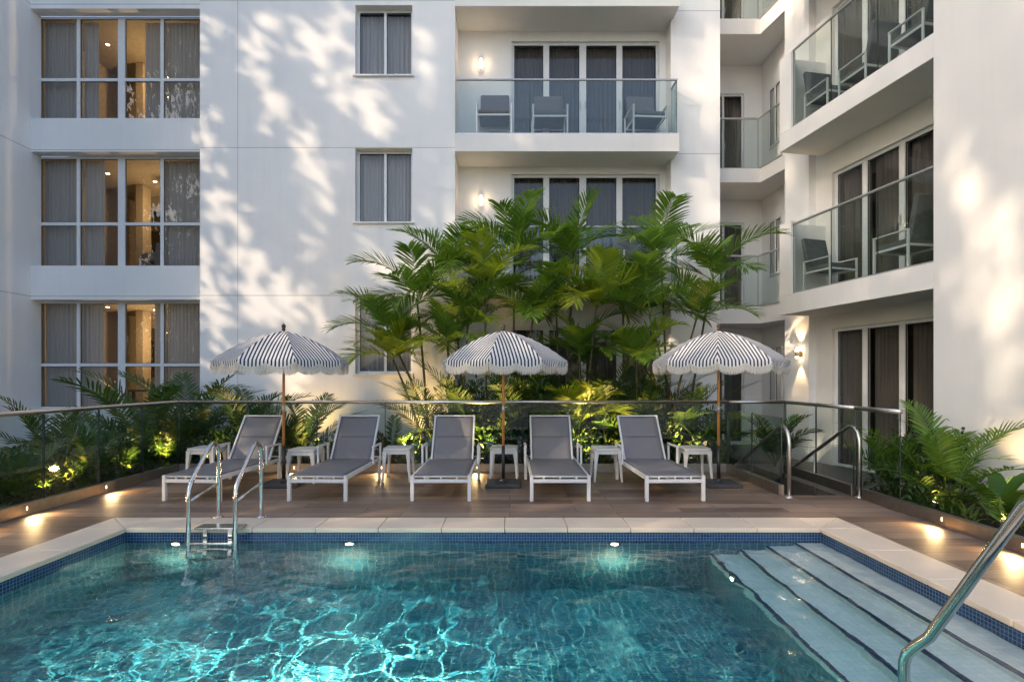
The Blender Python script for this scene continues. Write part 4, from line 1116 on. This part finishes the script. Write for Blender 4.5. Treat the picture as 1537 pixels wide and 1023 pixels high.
# --- left planting bed
zs = -.04
def lb_(px, D): return gb(px, D, zs)
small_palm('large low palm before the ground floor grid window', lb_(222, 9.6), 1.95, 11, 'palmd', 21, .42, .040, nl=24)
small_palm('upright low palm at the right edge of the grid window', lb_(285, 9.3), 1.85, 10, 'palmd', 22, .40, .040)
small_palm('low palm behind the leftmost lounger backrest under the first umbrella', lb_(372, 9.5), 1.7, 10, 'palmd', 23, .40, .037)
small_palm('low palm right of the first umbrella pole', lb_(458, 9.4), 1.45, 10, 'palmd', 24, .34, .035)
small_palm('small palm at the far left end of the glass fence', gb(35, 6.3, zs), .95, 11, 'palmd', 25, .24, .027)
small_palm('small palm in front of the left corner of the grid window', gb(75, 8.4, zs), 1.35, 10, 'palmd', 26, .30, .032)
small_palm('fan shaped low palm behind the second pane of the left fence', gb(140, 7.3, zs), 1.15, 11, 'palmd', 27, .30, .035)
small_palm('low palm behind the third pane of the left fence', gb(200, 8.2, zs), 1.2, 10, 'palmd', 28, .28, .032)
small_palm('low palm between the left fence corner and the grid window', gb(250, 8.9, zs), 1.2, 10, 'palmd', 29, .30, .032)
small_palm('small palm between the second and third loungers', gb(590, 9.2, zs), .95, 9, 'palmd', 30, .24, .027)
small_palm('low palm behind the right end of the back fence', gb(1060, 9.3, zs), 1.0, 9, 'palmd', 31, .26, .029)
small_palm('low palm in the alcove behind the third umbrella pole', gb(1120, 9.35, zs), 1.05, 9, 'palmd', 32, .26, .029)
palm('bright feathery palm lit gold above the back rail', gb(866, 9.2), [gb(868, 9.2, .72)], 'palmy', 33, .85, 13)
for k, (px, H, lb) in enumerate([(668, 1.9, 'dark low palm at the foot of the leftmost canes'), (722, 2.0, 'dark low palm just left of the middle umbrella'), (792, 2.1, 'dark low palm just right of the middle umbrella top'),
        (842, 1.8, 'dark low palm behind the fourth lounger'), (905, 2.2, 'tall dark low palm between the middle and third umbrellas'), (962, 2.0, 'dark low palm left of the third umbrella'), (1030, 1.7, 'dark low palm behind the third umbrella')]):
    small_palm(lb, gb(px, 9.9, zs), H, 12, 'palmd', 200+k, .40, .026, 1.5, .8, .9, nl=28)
for k, (px, D, H, n, lb) in enumerate([
        (97, 6.95, .80, 44, 'brightly lit strap leaved plant behind the second pane of the left fence'), (70, 6.6, .65, 34, 'strap leaved plant rising behind the first post of the left fence'),
        (118, 7.0, .5, 34, 'small lit strap leaved plant beside the left kerb lamp'), (188, 7.8, .5, 30, 'spiky lit plant near the third post of the left fence'),
        (250, 8.8, .75, 36, 'golden lit strap leaved plant left of the fence corner'), (300, 9.1, .75, 40, 'golden lit strap leaved plant behind the leftmost lounger'),
        (330, 9.0, .7, 34, 'strap leaved plant behind the leftmost side table'), (478, 9.05, .55, 34, 'lit strap leaved plant right of the first umbrella base'),
        (420, 9.2, .55, 30, 'strap leaved plant behind the first umbrella pole'), (655, 9.1, .8, 36, 'lit strap leaved plant behind the third lounger'),
        (905, 9.05, .8, 40, 'gold lit strap leaved plant between the fourth and fifth loungers'), (800, 9.2, .6, 34, 'dim strap leaved plant behind the fourth lounger'),
        (940, 9.1, .75, 36, 'strap leaved plant behind the fifth lounger'), (1085, 9.2, .5, 28, 'small strap leaved plant by the third umbrella pole')]):
    strap(lb, gb(px, D, zs), H, n, 'strap', 40+k)
for k, (px, D, rx, h, lb) in enumerate([
        (15, 6.2, .3, .5, 'dark leafy shrub at the near left end of the bed'), (55, 6.5, .3, .5, 'dark leafy shrub at the left post of the fence'), (60, 7.4, .5, .8, 'dark shrub in the middle of the left bed'),
        (150, 7.4, .3, .35, 'low dark shrub along the left kerb'), (160, 8.0, .5, .85, 'dark shrub behind the left fence panes'), (215, 8.3, .3, .5, 'low shrub by the third post of the left fence'),
        (225, 8.7, .5, 1.0, 'tall dark shrub under the grid window'), (290, 8.85, .45, .8, 'dark shrub just behind the fence corner'), (300, 9.6, .6, 1.15, 'tall dark shrub at the corner of the facade'),
        (350, 9.3, .5, .85, 'dark shrub behind the leftmost lounger'), (405, 9.7, .45, .9, 'dark shrub behind the first umbrella'), (445, 9.1, .4, .6, 'low shrub behind the table of the second lounger'),
        (500, 9.2, .35, .55, 'low shrub behind the second lounger backrest'), (570, 9.0, .3, .4, 'low shrub in the gap right of the second lounger'), (625, 9.2, .4, .7, 'shrub left of the third lounger backrest'),
        (700, 9.2, .45, .95, 'dark shrub behind the third lounger'), (745, 9.3, .45, 1.1, 'dark shrub behind the middle umbrella pole'), (775, 9.8, .5, 1.5, 'tall dark shrub at the foot of the palms'),
        (830, 9.5, .5, 1.3, 'tall dark shrub behind the fourth lounger'), (860, 9.1, .4, .7, 'low dark shrub right of the fourth lounger'), (905, 9.7, .5, 1.3, 'tall dark shrub right of the golden palm'),
        (960, 9.4, .5, 1.0, 'dark shrub behind the fifth lounger'), (1010, 9.3, .45, .7, 'dark shrub right of the fifth lounger backrest'), (1035, 9.9, .5, 1.0, 'dark shrub at the foot of the leaning palm'),
        (1060, 9.1, .35, .5, 'low dark shrub left of the third umbrella pole'), (680, 9.9, .5, 1.3, 'tall dark shrub by the leftmost palm canes'), (970, 10.0, .5, 1.6, 'tallest dark shrub against the wall'),
        (840, 10.2, .5, 1.9, 'tall dark shrub against the ground floor doors')]):
    h = h*.72 if px < 520 else h; shrub(lb, gb(px, D, zs), rx, rx*.8, h, int(260+400*h), 'dleaf', 80+k, .12 if h > .8 else .10, .05)
# --- right planting bed
zr = .05
palm_r = small_palm('large arching palm in the right planting bed before the blank wall', (4.90, 5.95, zr), 1.36, 12, 'palm', 61, .30, .023, 1.45, .62, 1.2, nl=30)
small_palm('smaller palm behind the large arching palm in the right bed', (5.15, 6.45, zr), 1.0, 9, 'palm', 62, .26, .023)
small_palm('low fern like palm at the right sliding doors', (4.85, 6.75, zr), .95, 9, 'palm', 64, .26, .023)
broad('broad leaved plant with upright paddle leaves in the right bed', (5.0, 5.42, zr), 11, .68, .16, 63)
for k, (x, y, H, n, lb) in enumerate([(4.68, 5.65, .42, 40, 'lit strap leaved plant at the foot of the right palm'), (4.72, 5.05, .36, 40, 'lit strap leaved plant below the paddle leaves'),
                                      (4.68, 4.6, .34, 30, 'strap leaved plant behind the foreground rail'), (4.6, 5.35, .3, 26, 'small arching plant on the right kerb')]):
    strap(lb, (x, y, zr), H, n, 'strap', 140+k, .024)
for k, (x, y, rx, h, lb) in enumerate([(4.75, 6.55, .3, .6, 'dark shrub behind the last pane of the right fence'), (4.7, 6.15, .28, .45, 'dark shrub on the right kerb'), (5.2, 6.3, .35, .7, 'dark shrub behind the arching palm'),
                                       (5.3, 4.9, .25, .25, 'low dark shrub right of the paddle leaves'), (4.8, 4.2, .35, .35, 'low dark shrub at the near end of the right bed'),
                                       (5.2, 6.75, .35, .75, 'dark shrub by the right sliding doors'), (4.68, 5.85, .2, .22, 'small shrub below the arching palm')]):
    shrub(lb, (x, y, zr), rx, rx, h, int(260+300*h), 'dleaf', 150+k, .075, .034)

# garden spotlights (uplights)
def uplight(loc, tgt, e, label, ang=95, col=(1, .62, .19)):
    t = empty('garden_spotlight', loc, 0, label, 'spotlight', 'garden spotlights among the plants')
    d = (Vector(tgt)-Vector(loc)).normalized()
    MB().tube([(0, 0, -.03), (0, 0, .07)], .008, 8).build('stake', 'black', t)
    MB().tube([Vector((0, 0, .08))-d*.04, Vector((0, 0, .08))+d*.03], .03, 14).build('body', 'black', t)
    MB().tube([Vector((0, 0, .08))+d*.031, Vector((0, 0, .08))+d*.034], .024, 14).build('lens', 'lamp', t)
    lamp('SPOT', 'garden_lamp', Vector(loc)+Vector((0, 0, .08))+d*.06, e, col, .03, tgt, ang, .8)
G = [((-5.55, 6.75), (-5.85, 6.95, .45), 26, 'spotlight below the bright plant at the left fence'), ((-5.5, 6.3), (-5.8, 6.6, .5), 20, 'spotlight at the near end of the left bed'),
     ((-5.5, 7.75), (-5.8, 7.9, .5), 18, 'spotlight at the spiky plant on the left'), ((-5.55, 8.5), (-5.8, 8.9, .7), 34, 'spotlight near the fence corner'),
     ((-4.95, 8.72), (-5.1, 9.3, .9), 40, 'spotlight behind the leftmost lounger'), ((-3.95, 10.2), (-3.95, 10.9, 1.25), 15, 'spotlight washing the wall behind the first umbrella'),
     ((-3.3, 8.72), (-3.3, 9.2, .6), 20, 'spotlight behind the second lounger'), ((-1.6, 8.75), (-1.6, 9.7, 2.0), 150, 'spotlight below the leftmost palms'),
     ((-1.75, 10.35), (-1.75, 10.9, 1.5), 40, 'spotlight washing the wall behind the palm canes'), ((-.45, 8.75), (-.4, 9.5, 2.6), 170, 'spotlight behind the third lounger'),
     ((1.3, 8.72), (1.25, 9.3, 1.0), 90, 'spotlight below the golden palm'), ((1.75, 8.8), (1.5, 9.6, 3.0), 190, 'spotlight between the fourth and fifth loungers'),
     ((3.0, 8.8), (2.95, 9.8, 2.4), 90, 'spotlight behind the third umbrella')]
for (x, y), tg, e, lb in G: uplight((x, y, zs+.12), tg, e*(5.0 if x < -3 else 2.4), lb)
uplight((4.62, 5.8, zr), (4.75, 5.7, .6), 14, 'spotlight at the foot of the right palm', 120)
uplight((4.62, 5.0, zr), (4.85, 5.2, .6), 11, 'spotlight below the paddle leaved plant', 120)
uplight((5.15, 5.7, zr), (5.74, 5.95, 1.1), 55, 'spotlight washing the blank wall on the right', 60, (1, .68, .32))

# ------------------------------------------------------------------ tall trees left of the courtyard (outside the picture) with crowns shaped to dapple the sun
LITF = [(391, 54, 34, 60, 0), (402, 130, 22, 85, -8), (315, 45, 16, 40, 0), (311, 185, 16, 50, 0), (467, 60, 26, 50, 0), (500, 130, 22, 45, -10), (458, 215, 26, 45, -10),
        (332, 285, 22, 45, -12), (373, 335, 16, 40, -15), (377, 395, 30, 50, -25), (485, 292, 26, 40, -10), (463, 362, 20, 40, -20), (490, 400, 14, 30, -10), (427, 430, 26, 30, -25),
        (316, 390, 20, 55, 0), (325, 490, 34, 60, -10), (387, 466, 30, 40, -20), (427, 450, 22, 50, -20), (515, 60, 20, 80, 0), (560, 160, 34, 60, -8), (640, 60, 22, 60, -5), (655, 170, 16, 70, -5),
        (600, 400, 30, 20, -20), (560, 390, 30, 30, -20), (655, 280, 20, 60, -10), (480, 470, 20, 40, -15), (440, 560, 40, 40, -20), (600, 540, 30, 50, -10),
        (1045, 90, 60, 90, 0), (1040, 300, 30, 90, -10), (270, 205, 60, 22, 0), (820, 215, 120, 14, 0), (700, 370, 80, 60, 0), (1000, 350, 60, 40, 0), (640, 420, 60, 40, 0), (870, 350, 60, 30, 0)]
LITR = [(1516, 390, 26, 100, -14), (1458, 300, 24, 90, -10), (1480, 450, 22, 80, -16), (1530, 520, 20, 80, -14), (1440, 470, 14, 70, -14), (1500, 560, 16, 50, -14), (1425, 180, 14, 80, -10), (1520, 200, 20, 90, -10)]
LITP = [(400, 960, 290, 110, 0), (330, 900, 120, 60, 0), (600, 930, 140, 60, 0), (1100, 1010, 110, 30, 0)]
def litval(L, px, py, k=1.0):
    v = 0
    for cx, cy, rx, ry, a in L:
        dx, dy = px-cx, py-cy; c, s = math.cos(R(a)), math.sin(R(a)); x = dx*c+dy*s*-1; y = dx*s+dy*c
        x = dx*c-dy*math.sin(R(-a))*-1 if False else dx*c+dy*s; y = -dx*s+dy*c
        v = max(v, 1.25-((x/(rx*k))**2+(y/(ry*k))**2)*.6)
    return v
def sun_hit(q):
    """where a sun ray passing q lands: returns the lit value wanted there"""
    h2 = q+SUN*((q.z-1.95)/-SUN.z)
    for ux in (-3.18, -.09, 2.94):
        if (h2.x-ux)**2+(h2.y-7.5)**2 < 1.0: return .8+.45*math.sin(h2.x*9+h2.y*4)*math.sin(h2.y*7)
    h3 = q+SUN*((9.6-q.y)/SUN.y)
    if -2.3 < h3.x < 4.4 and 2.2 < h3.z < 4.9: return .68+.5*math.sin(h3.x*5+h3.z)*math.sin(h3.z*3.1+h3.x*1.3)
    t = (10.9-q.y)/SUN.y; f = q+SUN*t
    if f.z > .5 and f.x < 4.4:
        if f.x < -6.4: return .05 if f.z < 9.2 else .3
        px = VX+f.x*FPX/10.9; py = VY-(f.z-CAMZ)*FPX/10.9
        n_ = math.sin(px*.24+2*math.sin(py*.021)+py*.04)*math.sin(px*.071-py*.017+1.3)+.6*math.sin(px*.31+py*.06)*math.sin(py*.045+px*.02)
        return litval(LITF, px, py, 1.1)+.55*n_-.20
    u_ = Vector((.175, -.985, 0)); n2 = Vector((.985, .175, 0))
    den = SUN.dot(n2); t = (RO-q).dot(n2)/den; g_ = q+SUN*t; a = (g_-RO).dot(u_)
    if g_.z > .3 and -1.2 < a < 7:
        px = VX+g_.x*FPX/g_.y; py = VY-(g_.z-CAMZ)*FPX/g_.y
        if a > 2.7: return litval(LITR, px, py, .95)-.08+.35*math.sin(px*.35+py*.09)
        return .12
    t = (q.z-ZW)/-SUN.z; h = q+SUN*t
    if PX0 < h.x < PX1 and PY0 < h.y < PY1:
        return litval(LITP, VX+h.x*FPX/h.y, VY-(h.z-CAMZ)*FPX/h.y)
    if 5.4 < h.y < 9 and -5 < h.x < 4.4: return .30+.5*math.sin(h.x*5.1+h.y*2)*math.sin(h.y*4.3+1.2*h.x)
    return .0
rnd = random.Random(11)
NT_ = 6; crowns = [MB() for _ in range(NT_)]; YA, YB = -13.0, 9.0; step = (YB-YA)/NT_
nleaf = 0
for i in range(105000):
    q = Vector((-14+rnd.uniform(-.7, .7), rnd.uniform(YA, YB), rnd.uniform(-1.2, 20)))
    lv = sun_hit(q)
    if lv > .62 and rnd.random() < .985: continue          # leaves left out where sun should land
    if lv > .38 and rnd.random() < .6: continue
    s = rnd.uniform(.10, .17) if lv > -.1 else rnd.uniform(.2, .34)
    d = Vector((rnd.uniform(-.4, .4), rnd.uniform(-.5, .5), rnd.uniform(.5, 1)*rnd.choice((-1, 1)))).normalized(); up = Vector((rnd.uniform(-1, 1), rnd.uniform(-.6, .6), rnd.uniform(-.6, .6))).normalized()
    sd_ = d.cross(up).normalized()*s*.42
    mb = crowns[min(NT_-1, int((q.y-YA)/step))]; c = len(mb.v)
    mb.v += [tuple(q), tuple(q+d*s*.8+sd_), tuple(q+d*s*2), tuple(q+d*s*.8-sd_)]; mb.f += [(c, c+1, c+2, c+3)]
for k in range(NT_):
    yc = YA+step*(k+.5); t = empty('dapple_tree', (-14, yc, -1.75), 0, 'unseen tall tree left of the courtyard, crown shaped to dapple the sun', 'tree', 'unseen trees shaped to dapple the courtyard')
    mb = crowns[k]; mb.v = [(v[0]+14, v[1]-yc, v[2]+1.75) for v in mb.v]; mb.build('crown', 'dleaf', t)
    q = MB().tube([(0, 0, 0), (.1, .1, 5), (0, -.2, 11), (.1, 0, 19)], [.16, .12, .09, .03], 10)
    q.build('trunk', 'bark', t, smooth=True)
# ================================================================== LIGHT, SKY, CAMERA
wd_ = bpy.data.worlds.new('World'); S.world = wd_; wd_.use_nodes = True
nt = wd_.node_tree; nt.nodes.clear()
sky = nt.nodes.new('ShaderNodeTexSky'); sky.sky_type = 'NISHITA'; sky.sun_disc = False
el = math.asin(-SUN.z); sky.sun_elevation = el
sky.sun_rotation = math.atan2(-SUN.x, -SUN.y) % (2*math.pi)
sky.air_density = 1.0; sky.dust_density = 3.2; sky.ozone_density = 2.0
bg = nt.nodes.new('ShaderNodeBackground'); bg.inputs[1].default_value = .43
wo = nt.nodes.new('ShaderNodeOutputWorld'); nt.links.new(sky.outputs[0], bg.inputs[0]); nt.links.new(bg.outputs[0], wo.inputs[0])
sl = bpy.data.lights.new('sun', 'SUN'); sl.energy = 5.0; sl.angle = R(.7); sl.color = (1, .79, .57)
so = bpy.data.objects.new('sun', sl); COL.objects.link(so); so.rotation_euler = SUN.to_track_quat('-Z', 'Y').to_euler()
cd = bpy.data.cameras.new('camera'); cam = bpy.data.objects.new('camera', cd); COL.objects.link(cam)
cam.location = (0, 0, CAMZ); cam.rotation_euler = (R(90), 0, 0)
cd.sensor_width = 36; cd.lens = 36*FPX/1537; cd.shift_x = (768.5-VX)/1537; cd.shift_y = (VY-511.5)/1537
cd.clip_end = 1000; cd.clip_start = .05
S.camera = cam
S.view_settings.view_transform = 'Standard'; S.view_settings.look = 'None'; S.view_settings.exposure = 0; S.view_settings.gamma = 1
S.render.engine = 'CYCLES'
c = S.cycles; c.max_bounces = 10; c.diffuse_bounces = 4; c.glossy_bounces = 4; c.transmission_bounces = 6; c.transparent_max_bounces = 24
c.use_denoising = True; c.sample_clamp_indirect = 6; c.sample_clamp_direct = 0; c.caustics_refractive = True; c.caustics_reflective = False; c.blur_glossy = .3
